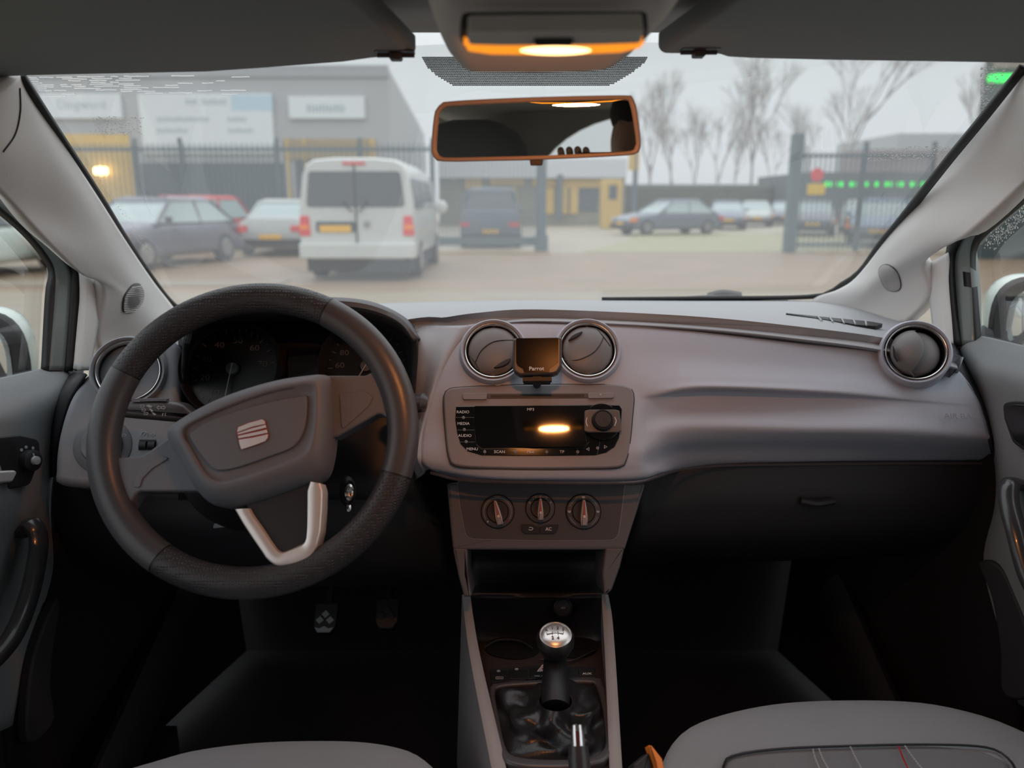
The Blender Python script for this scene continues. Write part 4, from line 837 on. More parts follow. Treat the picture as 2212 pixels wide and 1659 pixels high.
# crease band and main front panel (centre and passenger side)
ar = [(905, 985), (912, 920), (930, 850), (950, 800), (975, 758), (1015, 718), (1060, 698)]
q = B(); q.grid([[D(*p) for p in r] for r in (
    [(1040, 696, -.014), (1090, 692, -.014), (1165, 690, -.014), (1365, 695, -.014), (1440, 702, -.014), (1530, 709, -.014), (1750, 733, -.014), (1930, 755, -.016), (2070, 792, -.035)],
    [(1000, 714, -.010), (1075, 702, -.010), (1165, 699, -.010), (1365, 704, -.010), (1440, 711, -.010), (1530, 719, -.010), (1750, 744, -.010), (1930, 764, -.012), (2072, 798, -.032)],
    [(985, 740, -.006), (1070, 707, -.002), (1165, 704, .0), (1365, 710, .0), (1440, 716, .0), (1530, 724, .0), (1750, 749, .0), (1930, 769, -.004), (2078, 808, -.028)],
    [(958, 785, -.006), (1040, 765, .0), (1165, 765, .0), (1365, 770, .0), (1440, 775, .0), (1530, 780, .0), (1750, 795, .0), (1950, 812, -.004), (2096, 832, -.028)],
    [(940, 825, -.006), (1040, 815, .0), (1165, 815, .0), (1365, 820, .001), (1425, 826, .003), (1520, 820, .006), (1750, 828, .006), (1950, 840, .001), (2110, 858, -.026)],
    [(930, 852, -.006), (1040, 850, .0), (1165, 850, .0), (1365, 850, .0), (1420, 850, .002), (1520, 838, .007), (1750, 846, .007), (1950, 860, .001), (2118, 874, -.026)],
    [(924, 872, -.006), (1040, 868, .0), (1165, 868, .0), (1365, 868, .0), (1405, 866, -.004), (1512, 848, -.018), (1750, 856, -.014), (1950, 870, -.004), (2122, 884, -.026)],
    [(914, 905, -.006), (1040, 905, .0), (1165, 905, .0), (1365, 905, .0), (1396, 905, -.007), (1490, 885, -.018), (1750, 890, -.012), (1950, 898, -.004), (2130, 910, -.026)],
    [(908, 945, -.006), (1040, 945, .0), (1165, 945, .0), (1365, 945, .0), (1396, 940, -.005), (1486, 920, -.010), (1750, 925, -.006), (1950, 930, -.004), (2138, 942, -.028)],
    [(905, 980, -.006), (1040, 985, .0), (1165, 988, .0), (1365, 982, .0), (1402, 970, -.008), (1488, 948, -.026), (1750, 946, -.024), (1950, 950, -.022), (2144, 958, -.042)],
    [(912, 1002, -.010), (1030, 1018, -.003), (1165, 1022, -.002), (1365, 1012, -.006), (1410, 998, -.025), (1490, 975, -.060), (1750, 970, -.058), (1950, 972, -.056), (2150, 976, -.070)],
    [(935, 1018, -.022), (1040, 1034, -.014), (1165, 1038, -.014), (1365, 1036, -.018), (1430, 1020, -.044), (1500, 1006, -.092), (1750, 998, -.092), (1950, 996, -.092), (2150, 996, -.10)],
    [(960, 1026, -.06), (1040, 1040, -.06), (1165, 1044, -.06), (1365, 1042, -.06), (1430, 1028, -.085), (1500, 1014, -.12), (1750, 1006, -.12), (1950, 1003, -.12), (2150, 1003, -.12)])], 110, 100)
fp = q.build('front_panel', M['panel'], dash, solid=.012, smooth=60)
# strip that wraps the arc left of the centre stack and the driver side slope
q = B(); q.grid([
    [P(800, 690, 1.25), P(860, 700, 1.17), P(930, 703, 1.125), D(1000, 703, -.002), D(1050, 698, -.005)],
    [P(870, 730, 1.13), P(900, 735, 1.11), P(940, 738, 1.09), D(975, 742, -.004), D(1000, 742, -.008)],
    [P(885, 790, 1.085), P(905, 792, 1.075), P(925, 795, 1.065), D(948, 795, -.004), D(965, 798, -.008)],
    [P(885, 850, 1.065), P(900, 852, 1.055), P(912, 855, 1.045), D(928, 855, -.004), D(940, 856, -.008)],
    [P(872, 925, 1.05), P(885, 925, 1.04), P(897, 928, 1.03), D(908, 928, -.004), D(918, 928, -.008)],
    [P(862, 985, 1.04), P(878, 988, 1.03), P(890, 990, 1.02), D(900, 988, -.004), D(912, 990, -.008)],
    [P(850, 1040, 1.08), P(880, 1040, 1.06), P(900, 1035, 1.03), D(914, 1020, -.03), D(930, 1012, -.03)]], 30, 40)
q.build('driver_side_slope', mat('light_dash_plastic', (.40, .405, .43), .6, grain=.3, gscale=900), dash, solid=.01)
# lower thin lip line and the dark glove box under it
q = B(); q.tube(spl([D(930, 1021, -.018), D(1000, 1037, -.012), D(1165, 1043, -.010), D(1360, 1043, -.012), D(1420, 1030, -.036), D(1470, 1015, -.065), D(1560, 1006, -.082), D(1750, 1003, -.088), D(1950, 1001, -.088), D(2120, 1001, -.09)], 60), .0022, 6); q.build('lower_lip', mat('lip_plastic', (.06, .055, .06), .45), dash)
q = B(); q.grid([
    [P(1370, 1035, 1.06), P(1440, 1022, 1.06), P(1530, 1006, 1.06), P(1750, 998, 1.06), P(1950, 996, 1.06), P(2150, 1000, 1.06)],
    [P(1370, 1120, 1.05), P(1440, 1110, 1.05), P(1530, 1100, 1.05), P(1750, 1100, 1.05), P(1950, 1095, 1.05), P(2130, 1090, 1.06)],
    [P(1350, 1200, 1.08), P(1440, 1190, 1.08), P(1530, 1185, 1.08), P(1750, 1180, 1.08), P(1950, 1170, 1.08), P(2100, 1160, 1.09)],
    [P(1340, 1230, 1.2), P(1440, 1220, 1.2), P(1530, 1215, 1.2), P(1750, 1210, 1.2), P(1950, 1200, 1.2), P(2060, 1190, 1.2)]], 40, 30)
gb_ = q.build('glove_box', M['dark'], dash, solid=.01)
q = B(); q.tube(spl([P(1730, 1082, 1.045), P(1765, 1088, 1.04), P(1800, 1082, 1.045)], 8), .006, 8); q.build('handle', M['dark'], gb_)
# text on the passenger panel
text('AIR BAG', Fr(D(2072, 902, -.008), FR_.n, (1, -.06, 0)), (0, 0), .0108, mat('airbag_emboss', (.26, .26, .29), .6), fp, h=.005, sx=1.15)
# ---- demister slot
FT = Fr(P(1800, 692, 1.20), (0, -.10, 1))
sl = FT.pl([(1690, 678), (1880, 697), (1907, 702), (1892, 707), (1850, 704), (1780, 692), (1720, 683)])
q = B(); q.prism(rpoly(sl, .002), -.004, .002, FT.M); dm = q.build('demister_slot', M['black'], tp)
for k in range(5):
    a, b_ = FT.l(1765 + k * 26, 686 + k * 2.6), FT.l(1775 + k * 24, 697 + k * 2.4); q = B(); q.tube([FT.g(a[0], a[1], .003), FT.g(b_[0], b_[1], .003)], .0014, 5); q.build('slot_vane', M['pad'], dm)
# ---- round air vents
def ringp(R0, r0, R1=None, n=72): return circ(0, 0, R0, n), circ(0, 0, r0, n)
def vent(label_, fr, rad, mode, openv=False, pod=None):
    """bezel, chrome ring, turned ball with flaps; rad = outer radius of the chrome ring"""
    root = bpy.data.objects.new('air_vent', B().mesh('x')); bpy.data.meshes.remove(root.data) if False else None
    q = B(); q.lathe([(rad * 1.22, -.045), (rad * 1.17, .002), (rad * 1.10, .0065), (rad * 1.02, .004), (rad * .99, -.002)], 72, fr.M); root = q.build('air_vent', pod or M['panel'], dash, smooth=50)
    q = B(); q.lathe([(rad * .985, -.004), (rad, .003), (rad * .975, .0062), (rad * .94, .0058), (rad * .915, .002), (rad * .905, -.008)], 72, fr.M); q.build('chrome_ring', M['chrome'], root, smooth=60)
    q = B(); q.lathe([(rad * .91, -.002), (rad * .86, -.03), (.0005, -.03)], 48, fr.M); q.build('inner_well', M['black'], root, smooth=60)
    return root
def dome(fr, rad, name, m, root, cut=None, rot=0, zoff=0, squash=.28):
    q = B(); N = 28; V = []; F = []
    ca, sa = math.cos(R(rot)), math.sin(R(rot)); grid = {}
    # a shallow dome cut into petals: cut = (x0, x1, bulge) limits across the rotated x axis
    nu, nv = 26, 20; rows = []
    for j in range(nv + 1):
        t = -1 + 2 * j / nv; row = []
        half = math.sqrt(max(0, 1 - t * t))
        xa = cut[0](t) if cut else -half; xb = cut[1](t) if cut else half; xa = max(xa, -half); xb = min(xb, half); xb = max(xa, xb)
        for i in range(nu + 1):
            x = xa + (xb - xa) * i / nu; z = squash * math.sqrt(max(0, 1 - x * x - t * t)); x_, y_ = x * ca - t * sa, x * sa + t * ca; row.append((x_ * rad, y_ * rad, z * rad + zoff))
        rows.append(row)
    for r in rows: V += r
    F = [(j * (nu + 1) + i, j * (nu + 1) + i + 1, (j + 1) * (nu + 1) + i + 1, (j + 1) * (nu + 1) + i) for j in range(nv) for i in range(nu)]
    q.add(V, F, fr.M); return q.build(name, m, root, solid=.0015, smooth=60)
M['flap'] = mat('vent_flap', (.17, .165, .17), .45, grain=.1)
for (cx, cy, rw_, kind) in ((1066, 759, 125 / 2, 'L'), (1269, 757, 124 / 2, 'R')):
    c = D(cx, cy, .004); fr = Fr(c, lean(31, 0)); a = FR_.l(cx - rw_, cy); b_ = FR_.l(cx + rw_, cy); rad = (b_[0] - a[0]) / 2
    v = vent('', fr, rad, kind); rr = rad * .88
    dome(fr, rr * 1.02, 'flap', M['flap'], v, None, rot=0, zoff=-.0005)
    # flap edge seams and finger lip
    q = B()
    if kind == 'L':
        sm = [(1027, 782), (1040, 757), (1062, 740), (1085, 735), (1108, 735)]; ln2 = [(1012, 765), (1026, 783), (1035, 800)]; ln3 = [(1098, 717), (1110, 727), (1115, 742)]
        lip = [(1067, 794), (1085, 781), (1103, 774), (1098, 785), (1082, 793)]
    else:
        sm = [(1222, 779), (1250, 777), (1280, 763), (1296, 745), (1304, 728)]; ln2 = [(1205, 770), (1222, 779), (1234, 795)]; ln3 = [(1290, 712), (1304, 728), (1318, 748)]
        lip = [(1228, 735), (1238, 724), (1258, 716), (1250, 726), (1236, 733)]
    for ln in (sm, ln2, ln3): q.tube(spl([fr.w(a, b_, rad * .2 * .9 if ln is sm and 0 else .0) for a, b_ in ln], 14), .0009, 5)
    fzo = .006
    o = None
    q = B()
    for ln in (sm, ln2, ln3):
        pts3 = []
        for a, b_ in ln:
            hh = .0
            for _ in range(3):
                u_, v_ = fr.l(a, b_, hh); r2 = (u_ * u_ + v_ * v_) / (rr * rr); hh = .28 * rr * math.sqrt(max(0, 1 - r2))
            pts3.append(fr.g(u_, v_, hh))
        q.tube(spl(pts3, 20), .0008, 6)
    q.build('flap_seam', M['black'], v)
    q = B(); pp = []
    for a, b_ in lip: pp.append(fr.l(a, b_, .009))
    q.prism([(t.x, t.y) for t in spl([(x, y, 0) for x, y in pp], 24, True)], .004, .0105, fr.M, bev=.001); q.build('finger_lip', M['dark'], v)
# right end vent
fr = Fr(D(1977, 762, .020), Vector((-.30, -.86, .42))); a = fr.l(1910, 745); b_ = fr.l(2042, 785)
rad = .5 * math.hypot(a[0] - b_[0], a[1] - b_[1]) * .985
v = vent('', fr, rad, 'E')
dome(fr, rad * .84, 'left_flap', M['flap'], v, (lambda t: -9, lambda t: -.25 + .45 * (1 - t * t)), rot=-8, zoff=-.002, squash=.75)
dome(fr, rad * .84, 'right_flap', M['dark'] if False else M['flap'], v, (lambda t: -.28 + .40 * (1 - t * t), lambda t: 9), rot=-8, zoff=-.010, squash=.6)
pp = [fr.l(a, b_, rad * .45) for a, b_ in ((1929, 748), (1934, 760), (1941, 778), (1938, 782), (1930, 768))]; q = B(); q.prism(pp, rad * .38, rad * .56, fr.M, bev=.001); q.build('finger_lip', M['dark'], v)
# ---- left pod with vent, light switch, dimmers
FL = Fr(P(262, 900, 1.02), lean(24, 8))
pod = [(198, 800), (178, 815), (145, 870), (122, 950), (116, 1015), (122, 1045), (200, 1054), (340, 1054), (396, 1048), (392, 960), (388, 840), (384, 760), (372, 735), (340, 728), (260, 738), (222, 765)]
def smooth_poly(fr, pts, n=90, h=0): return [(v[0], v[1]) for v in spl([(a, b_, 0) for a, b_ in fr.pl(pts, h)], n, True)]
q = B(); q.prism(smooth_poly(FL, pod), -.06, 0, FL.M, bev=.012, seg=5); M['pod'] = mat('pod_plastic', (.24, .245, .265), .58, grain=.3, gscale=900); pd = q.build('left_pod', M['pod'], dash, smooth=50)
q = B(); q.grid([[P(370, 735, 1.16), P(395, 715, 1.16), P(420, 700, 1.20)], [P(385, 800, 1.09), P(400, 790, 1.09), P(425, 780, 1.13)], [P(388, 900, 1.07), P(410, 900, 1.075), P(470, 900, 1.09)], [P(392, 1000, 1.06), P(440, 1000, 1.07), P(520, 1000, 1.09)], [P(396, 1060, 1.06), P(450, 1062, 1.07), P(560, 1070, 1.09)]], 12, 30)
q.build('cluster_side_trim', bpy.data.materials['light_dash_plastic'], dash, solid=.01)
fr = Fr(FL.w(278, 802, .006), lean(24, 14)); a = fr.l(205, 800); b_ = fr.l(351, 805); rad = .5 * (b_[0] - a[0]) * .985
v = vent('', fr, rad, 'P', pod=M['pod'])
q = B(); q.loops([[(x * rad * .82, y * rad * .5, .0) for x, y in circ(0, 0, 1, 24)], [(x * rad * .7, y * rad * .42, .004) for x, y in circ(0, 0, 1, 24)]], fr.M @ Matrix.Rotation(R(48), 4, 'Z') @ Matrix.Rotation(R(70), 4, 'X')); q.build('open_flap', M['flap'], v)
a = FL.l(222, 963); q = B(); ra = abs(FL.l(285, 963)[0] - a[0]); q.lathe([(ra, -.002), (ra, .0012), (ra * .97, .002), (ra * .70, .002), (ra * .68, -.001)], 60, FL.M @ Matrix.Translation((a[0], a[1], 0))); ls = q.build('light_switch', mat('switch_plate', (.145, .15, .16), .5), pd, smooth=50)
q = B(); q.lathe([(ra * .68, -.001), (ra * .67, .010), (ra * .60, .014), (.0005, .014)], 60, FL.M @ Matrix.Translation((a[0], a[1], 0))); q.build('switch_knob', mat('switch_knob', (.17, .17, .175), .45), ls, smooth=50)
def icon_lamp(q, fr, px, py, s_, h, lines=3):
    a = fr.l(px, py); q.add(*dshape(a[0], a[1], s_, h, fr)); 
    for k in range(lines): q.prism(rect(a[0] - s_ * 1.5, a[1] + (k - (lines - 1) / 2) * s_ * .55 - s_ * .1, a[0] - s_ * .55, a[1] + (k - (lines - 1) / 2) * s_ * .55 + s_ * .1), h, h + .0003, fr.M)
def dshape(u, v_, s_, h, fr):
    p = [(u - s_ * .3, v_ - s_ * .75)] + [(u - s_ * .3 + s_ * 1.0 * math.cos(t), v_ + s_ * .75 * math.sin(t)) for t in [(-90 + 22.5 * k) * PI / 180 for k in range(9)]] + [(u - s_ * .3, v_ + s_ * .75)]
    b = B(); inn = [(u - s_ * .08 + (x - u + s_ * .08) * .62, v_ + (y - v_) * .62) for x, y in p]
    b.ring(p, inn, h, h + .0003, fr.M); return b.v, b.f
q = B(); icon_lamp(q, FL, 271, 941, .0028, .0022, 3); icon_lamp(q, FL, 190, 960, .0024, .0022, 2); icon_lamp(q, FL, 192, 980, .0024, .0022, 2)
icon_lamp(q, FL, 332, 938, .0028, .0005, 2)
a = FL.l(312, 939); b2 = circ(a[0], a[1], .0042, 20); 
q.tube([FL.g(x, y, .0006) for x, y in b2[-2:] + b2[:12]], .0004, 4); q.tube([FL.g(a[0] - .001, a[1] - .0015, .0006), FL.g(a[0] + .0025, a[1] + .003, .0006)], .0004, 4); q.build('control_symbols', M['greyprint'], pd)
q = B(); q.prism(rect(*FL.l(299, 973), *FL.l(338, 950), .001), -.001, .0006, FL.M); dmr = q.build('dimmer_slot', M['black'], pd)
for k in range(2): q = B(); a = FL.l(309 + k * 19, 962); q.tube([FL.g(a[0] - .0045, a[1], -.001), FL.g(a[0] + .0045, a[1], -.001)], .0062, 18); q.build('dimmer_wheel', M['dark'], dmr)
# underside left
q = B(); q.grid([[P(116, 1040, 1.05), P(250, 1060, 1.02), P(420, 1062, 1.02), P(640, 1060, 1.04), P(905, 1030, 1.08)], [P(116, 1130, 1.06), P(250, 1150, 1.03), P(420, 1160, 1.02), P(640, 1170, 1.04), P(960, 1160, 1.08)], [P(150, 1230, 1.12), P(250, 1240, 1.10), P(420, 1250, 1.09), P(640, 1260, 1.10), P(980, 1260, 1.12)], [P(200, 1235, 1.3), P(300, 1240, 1.3), P(420, 1250, 1.3), P(640, 1260, 1.3), P(980, 1260, 1.3)]], 40, 24)
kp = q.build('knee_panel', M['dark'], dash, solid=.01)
q = B(); q.prism(rpoly([(-.014, -.005), (.014, -.002), (.014, .004), (-.012, .002)], .002), 0, .004, Fr(P(483, 1133, 1.0), lean(10)).M, bev=.001); q.build('bonnet_release', mat('release_lever', (.2, .2, .22), .4), kp)
# ---- instrument hood and cluster
FC = Fr(P(620, 800, 1.06), lean(24, 0))
hood_in = [(398, 800), (402, 740), (412, 712), (440, 690), (520, 672), (620, 665), (720, 664), (800, 676), (860, 700), (893, 726), (897, 760), (893, 820), (888, 900)]
A = [P(a, b_, .985) for a, b_ in hood_in]; Cc = [FC.w(a, b_) for a, b_ in [(402, 830), (408, 770), (425, 735), (460, 712), (530, 700), (620, 697), (720, 698), (790, 708), (840, 725), (872, 748), (880, 780), (880, 830), (878, 900)]]
q = B(); a_ = spl(A, 60); c_ = spl(Cc, 60); q.add(a_ + c_, [(i, i + 1, 61 + i, 60 + i) for i in range(59)]); hd = q.build('instrument_hood', M['dark'], dash, solid=.004)
A2 = [P(a, b_, y) for a, b_, y in [(404, 742, .99), (414, 705, 1.0), (450, 680, 1.0), (530, 660, 1.0), (620, 652, 1.0), (720, 652, 1.0), (800, 662, 1.0), (862, 690, 1.0), (899, 733, .99)]]
A1 = [P(a, b_, .985) for a, b_ in [(402, 742), (412, 712), (448, 688), (528, 671), (620, 664), (720, 664), (800, 676), (860, 702), (897, 736)]]
A3 = [P(a, b_, y) for a, b_, y in [(396, 735, 1.12), (400, 708, 1.18), (450, 684, 1.25), (530, 662, 1.30), (620, 650, 1.33), (720, 648, 1.33), (800, 656, 1.30), (872, 690, 1.18), (903, 735, 1.10)]]
A4 = [P(a, b_, y) for a, b_, y in [(398, 750, 1.2), (404, 730, 1.3), (450, 712, 1.4), (530, 690, 1.45), (620, 672, 1.48), (720, 664, 1.48), (805, 668, 1.45), (880, 700, 1.35), (908, 740, 1.2)]]
q = B(); q.grid([A1, A2, A3, A4], 60, 18); q.build('hood_top', mat('hood_plastic', (.07, .07, .076), .6, grain=.3), dash, solid=.004)
q = B(); q.grid([[FC.w(385, 690, -.02), FC.w(640, 680, -.02), FC.w(895, 700, -.02)], [FC.w(385, 900, -.02), FC.w(640, 900, -.02), FC.w(895, 900, -.02)], [FC.w(385, 1080, -.02), FC.w(640, 1080, -.02), FC.w(895, 1080, -.02)]], 6, 6); cb = q.build('cluster_backplate', M['black'], dash, solid=.004)
M['dial'] = mat('dial_face', (.006, .007, .008), .35)
def gauge(cx, cy, rpx, nm, nums, a0, a1, needle, ticks):
    c = FC.w(cx, cy, .0); fr = Fr(c, FC.n); rad = abs(fr.l(cx + rpx, cy)[0])
    q = B(); q.lathe([(rad * 1.03, -.01), (rad * 1.02, .012), (rad, .0145), (rad * .975, .012), (rad * .92, -.008)], 72, fr.M); root = q.build(nm, M['dark'], dash, smooth=50)
    q = B(); q.lathe([(rad * .93, -.008), (.0005, -.008)], 64, fr.M); q.build('dial_face', M['dial'], root)
    q = B()
    for k in range(ticks + 1):
        a = R(a0 + (a1 - a0) * k / ticks); r1, r0 = rad * .86, rad * (.76 if k % 2 == 0 else .81); d = Vector((math.cos(a), math.sin(a))); n_ = Vector((-d.y, d.x)) * rad * .010
        p = [d * r0 - n_, d * r1 - n_, d * r1 + n_, d * r0 + n_]; q.prism([(t.x, t.y) for t in p], -.0078, -.0074, fr.M)
    q.build('tick_marks', mat('dial_print', (.11, .11, .115), .6), root)
    for k, s_ in enumerate(nums):
        a = R(a0 + (a1 - a0) * k / (len(nums) - 1)); o = text(s_, fr, (rad * .60 * math.cos(a), rad * .60 * math.sin(a)), rad * .17, bpy.data.materials['dial_print'], root, h=-.0076, sx=1.25, name='numeral')
    q = B(); q.lathe([(rad * .13, -.006), (rad * .12, .0), (.0005, .001)], 30, fr.M); hubm = q.build('needle_hub', mat('needle_hub', (.10, .105, .11), .4), root)
    a = R(needle); d = Vector((math.cos(a), math.sin(a))); n_ = Vector((-d.y, d.x)) * rad * .012; p = [d * (-.1 * rad) - n_, d * rad * .72 - n_ * .5, d * rad * .72 + n_ * .5, d * (-.1 * rad) + n_]
    q = B(); q.prism([(t.x, t.y) for t in p], .0005, .0018, fr.M); q.build('needle', M['greyprint'], root)
    return fr, rad
gauge(500, 795, 106, 'rev_counter', ['10', '20', '30', '40', '50', '60', '70'], 235, 10, 262, 24)
gauge(790, 790, 98, 'speedometer', ['20', '40', '60', '80', '100', '120', '140', '160', '180', '200', '220'], 235, -55, 240, 22)
q = B(); q.prism(rect(*FC.l(612, 840), *FC.l(690, 745), .004), -.019, -.012, FC.M, bev=.001); q.build('trip_display', M['gloss'], cb)
# ---- column shroud, ignition key ring
q = B(); q.loops([[P(548 + a, 960 + b_, y) for a, b_ in circ(0, 0, 1, 28) for a, b_ in [(a * w_, b_ * h_ + dy)]] for y, w_, h_, dy in ((.84, 95, 80, 30), (.90, 150, 120, 50), (1.0, 160, 130, 60), (1.06, 150, 120, 60))]); q.build('column_shroud', M['dark'], dash, smooth=50)
fk = Fr(P(752, 1062, .93), (.35, -.85, .25)); q = B(); q.lathe([(.016, -.01), (.0155, .004), (.012, .008), (.0115, .004), (.0005, .003)], 36, fk.M @ Matrix.Diagonal((.6, 1.25, 1, 1))); ig = q.build('ignition_lock', M['dark'], dash)
q = B(); q.lathe([(.0088, .004), (.0088, .010), (.0062, .012), (.0045, .008), (.0005, .006)], 30, fk.M @ Matrix.Diagonal((.7, 1.2, 1, 1))); q.lathe([(.004, .002), (.004, .006), (.0005, .007)], 20, fk.M @ Matrix.Translation((0, -.020, 0)) @ Matrix.Diagonal((.8, 1.3, 1, 1))); q.build('key_barrel', M['chrome'], ig)
# ================================================================ RADIO
rd = thing('car_radio', 'car radio with dark glossy display and round knob set in the centre of the dashboard', 'radio', at=FR_.w(1165, 1000, 0))
bz = [(985, 838), (1075, 833), (1165, 831), (1260, 831), (1345, 833), (1368, 850), (1366, 900), (1360, 960), (1352, 995), (1335, 1010), (1250, 1013), (1165, 1014), (1080, 1013), (990, 1008), (970, 990), (962, 930), (958, 870), (963, 846)]
q = B(); pz = smooth_poly(FR_, bz); q.prism(inset(pz, -.001), -.01, .0004, FR_.M); q.build('gap_line', M['black'], rd)
q = B(); q.prism(pz, -.01, .0035, FR_.M, bev=.003); fa = q.build('fascia', M['fascia'], rd, smooth=50)
def pl(pts, h0, h1, m, name, parent, r=.002, bev=.0008, fr=FR_):
    q = B(); q.prism(rpoly(fr.pl(pts, h1), r), h0, h1, fr.M, bev=bev); return q.build(name, m, parent, smooth=50)
pl([(998, 849), (1052, 849), (1052, 863), (1000, 863)], .003, .0062, M['fascia'], 'eject_button', rd, .003)
pl([(1270, 848), (1326, 848), (1326, 860), (1270, 861)], .003, .0062, M['fascia'], 'load_button', rd, .003)
pl([(1052, 850), (1270, 849), (1270, 860), (1052, 861)], .003, .0042, mat('slot_surround', (.06, .055, .06), .5), 'slot_surround', rd)
pl([(1060, 853), (1262, 852), (1262, 857), (1060, 858)], .003, .0046, M['black'], 'disc_slot', rd, .001, 0)
fo = [(985, 878), (1100, 877), (1200, 875), (1300, 874), (1338, 875), (1344, 884), (1342, 920), (1338, 945), (1328, 966), (1310, 978), (1285, 984), (1200, 985), (1100, 985), (1040, 984), (1010, 975), (995, 960), (987, 935), (983, 905)]
q = B(); q.prism(rpoly(FR_.pl(fo, .004), .001), .0, .0042, FR_.M, bev=.001); gp = q.build('control_face', M['gloss'], rd, smooth=50)
dsp = [(1024, 880), (1026, 877), (1272, 876), (1278, 880), (1268, 895), (1262, 920), (1265, 940), (1268, 958), (1260, 966), (1040, 966), (1028, 958), (1024, 920)]
FD = Fr(FR_.w(1150, 920, .0080), lean(29.8, -3.4)); q = B(); q.prism(rpoly(FD.pl(dsp), .003), -.003, .0008, FD.M, bev=.0005); q.build('display', M['screen'], rd, smooth=50)
M['seam'] = mat('button_seam', (.12, .12, .12), .4)
q = B()
def seg(q, pts, fr=FR_, h=.0046, r=.0003): q.tube([fr.w(a, b_, h) for a, b_ in pts], r, 5)
for y0 in (902, 929, 955): seg(q, [(984 + (y0 - 902) * .14, y0), (1026, y0)])
seg(q, [(1029, 960), (1040, 970), (1262, 968), (1272, 955)])
for x0 in (1047, 1113, 1181, 1247): seg(q, [(x0, 969), (x0, 983)])
seg(q, [(1296, 955), (1290, 982)])
q.build('button_seams', M['seam'], gp)
q = B()
for px, py in ((1001, 902), (1003, 928), (1007, 954), (1047, 976), (1113, 976), (1181, 976), (1248, 976), (1291, 968)):
    a = FR_.l(px, py, .005); q.lathe([(.0020, .004), (.0020, .0056), (.0005, .006)], 12, FR_.M @ Matrix.Translation((a[0], a[1], 0)))
q.build('indicator_dots', mat('dot_grey', (.25, .25, .26), .3), gp)
for t, px, py in (('RADIO', 1000, 890), ('MEDIA', 1001, 915), ('AUDIO', 1004, 941), ('MENU', 1020, 970), ('SCAN', 1079, 976), ('MIX', 1146, 976), ('TP', 1214, 976), ('MP3', 1146, 887)):
    a = FR_.l(px, py, .005); text(t, FR_, a, .0054, M['white'], gp, h=.0104 if t == 'MP3' else .0046, sx=1.05)
q = B()
for tri in ([(1266, 970), (1273, 966), (1273, 974)], [(1312, 965), (1305, 961), (1305, 969)]):
    t = FR_.pl(tri, .005); q.ring(t, [((x * .55 + sum(p[0] for p in t) / 3 * .45), (y * .55 + sum(p[1] for p in t) / 3 * .45)) for x, y in t], .0043, .0047, FR_.M)
q.prism(FR_.pl([(1294, 851), (1300, 851), (1297, 855)], .006), .006, .0066, FR_.M); q.build('arrow_symbols', M['greyprint'], gp)
a = FR_.l(1300, 912, .006); rk = abs(FR_.l(1341, 912, .006)[0] - a[0])
KM = FR_.M @ Matrix.Translation((a[0], a[1], 0))
q = B(); q.lathe([(rk, .004), (rk, .0085), (rk * .95, .0105), (rk * .5, .010), (.0005, .010)], 64, KM); kb = q.build('knob_base', M['gloss'], rd, smooth=50)
q = B(); q.prism([(x * 1.0, y) for x, y in rpoly([(-rk * .97, -rk * .55), (-rk * .75, -rk * .62), (rk * .75, -rk * .62), (rk * .97, -rk * .55), (rk * .93, rk * .56), (rk * .7, rk * .62), (-rk * .7, rk * .62), (-rk * .93, rk * .56)], .003)], .009, .0135, KM, bev=.0015); q.build('rocker_plate', mat('rocker_grey', (.10, .09, .09), .4), kb, smooth=50)
q = B(); q.lathe([(rk * .58, .012), (rk * .54, .020), (rk * .49, .0215), (rk * .44, .0205), (rk * .42, .0218), (.0005, .0220)], 48, KM); q.build('volume_knob', M['dark'], kb, smooth=40)
q = B(); q.tube([FR_.w(x, y, .0142) for x, y in ((1268, 902), (1266, 911), (1269, 921))], .0006, 5); q.tube([FR_.w(x, y, .0142) for x, y in ((1328, 901), (1331, 909), (1328, 920))], .0006, 5); q.build('volume_marks', M['white'], kb)
# ================================================================ HANDSFREE DISPLAY
FPt = Fr(D(1160, 772, .060), lean(24.0, -4.0))
hf = thing('handsfree_display', 'small square handsfree phone display on a short stalk between the round vents', 'display', at=FPt.w(1160, 826, 0))
q = B(); q.prism(rpoly(FPt.pl([(1108, 730), (1214, 727), (1214, 790), (1205, 805), (1195, 809), (1122, 811), (1110, 803), (1106, 790)]), .004), -.016, .0, FPt.M, bev=.0035, seg=4); bd = q.build('body', mat('display_body', (.055, .05, .05), .35), hf, smooth=50)
q = B(); q.prism(rpoly(FPt.pl([(1115, 731), (1206, 730), (1206, 782), (1196, 790), (1188, 796), (1186, 804), (1132, 805), (1130, 797), (1118, 790), (1115, 782)]), .002), -.001, .0008, FPt.M); q.build('screen', mat('smudged_screen', (.004, .004, .005), .2, spec=.06), hf)
text('Parrot', FPt, FPt.l(1159, 797), .0072, M['white'], bd, h=.0016, sx=1.05, bold=.0001)
q = B(); q.box(-.019, -.004, -.012, .019, .001, .0, FPt.M @ Matrix.Translation((*FPt.l(1160, 815), -.004))); q.tube([FPt.w(1160, 812, -.006), D(1160, 824, .025), D(1160, 830, .004)], .006, 8); q.box(-.018, -.0028, -.006, .018, .0028, .006, Matrix.Translation(D(1160, 824, .022)) @ FR_.M.to_3x3().to_4x4()); q.build('stalk', M['black'], hf)
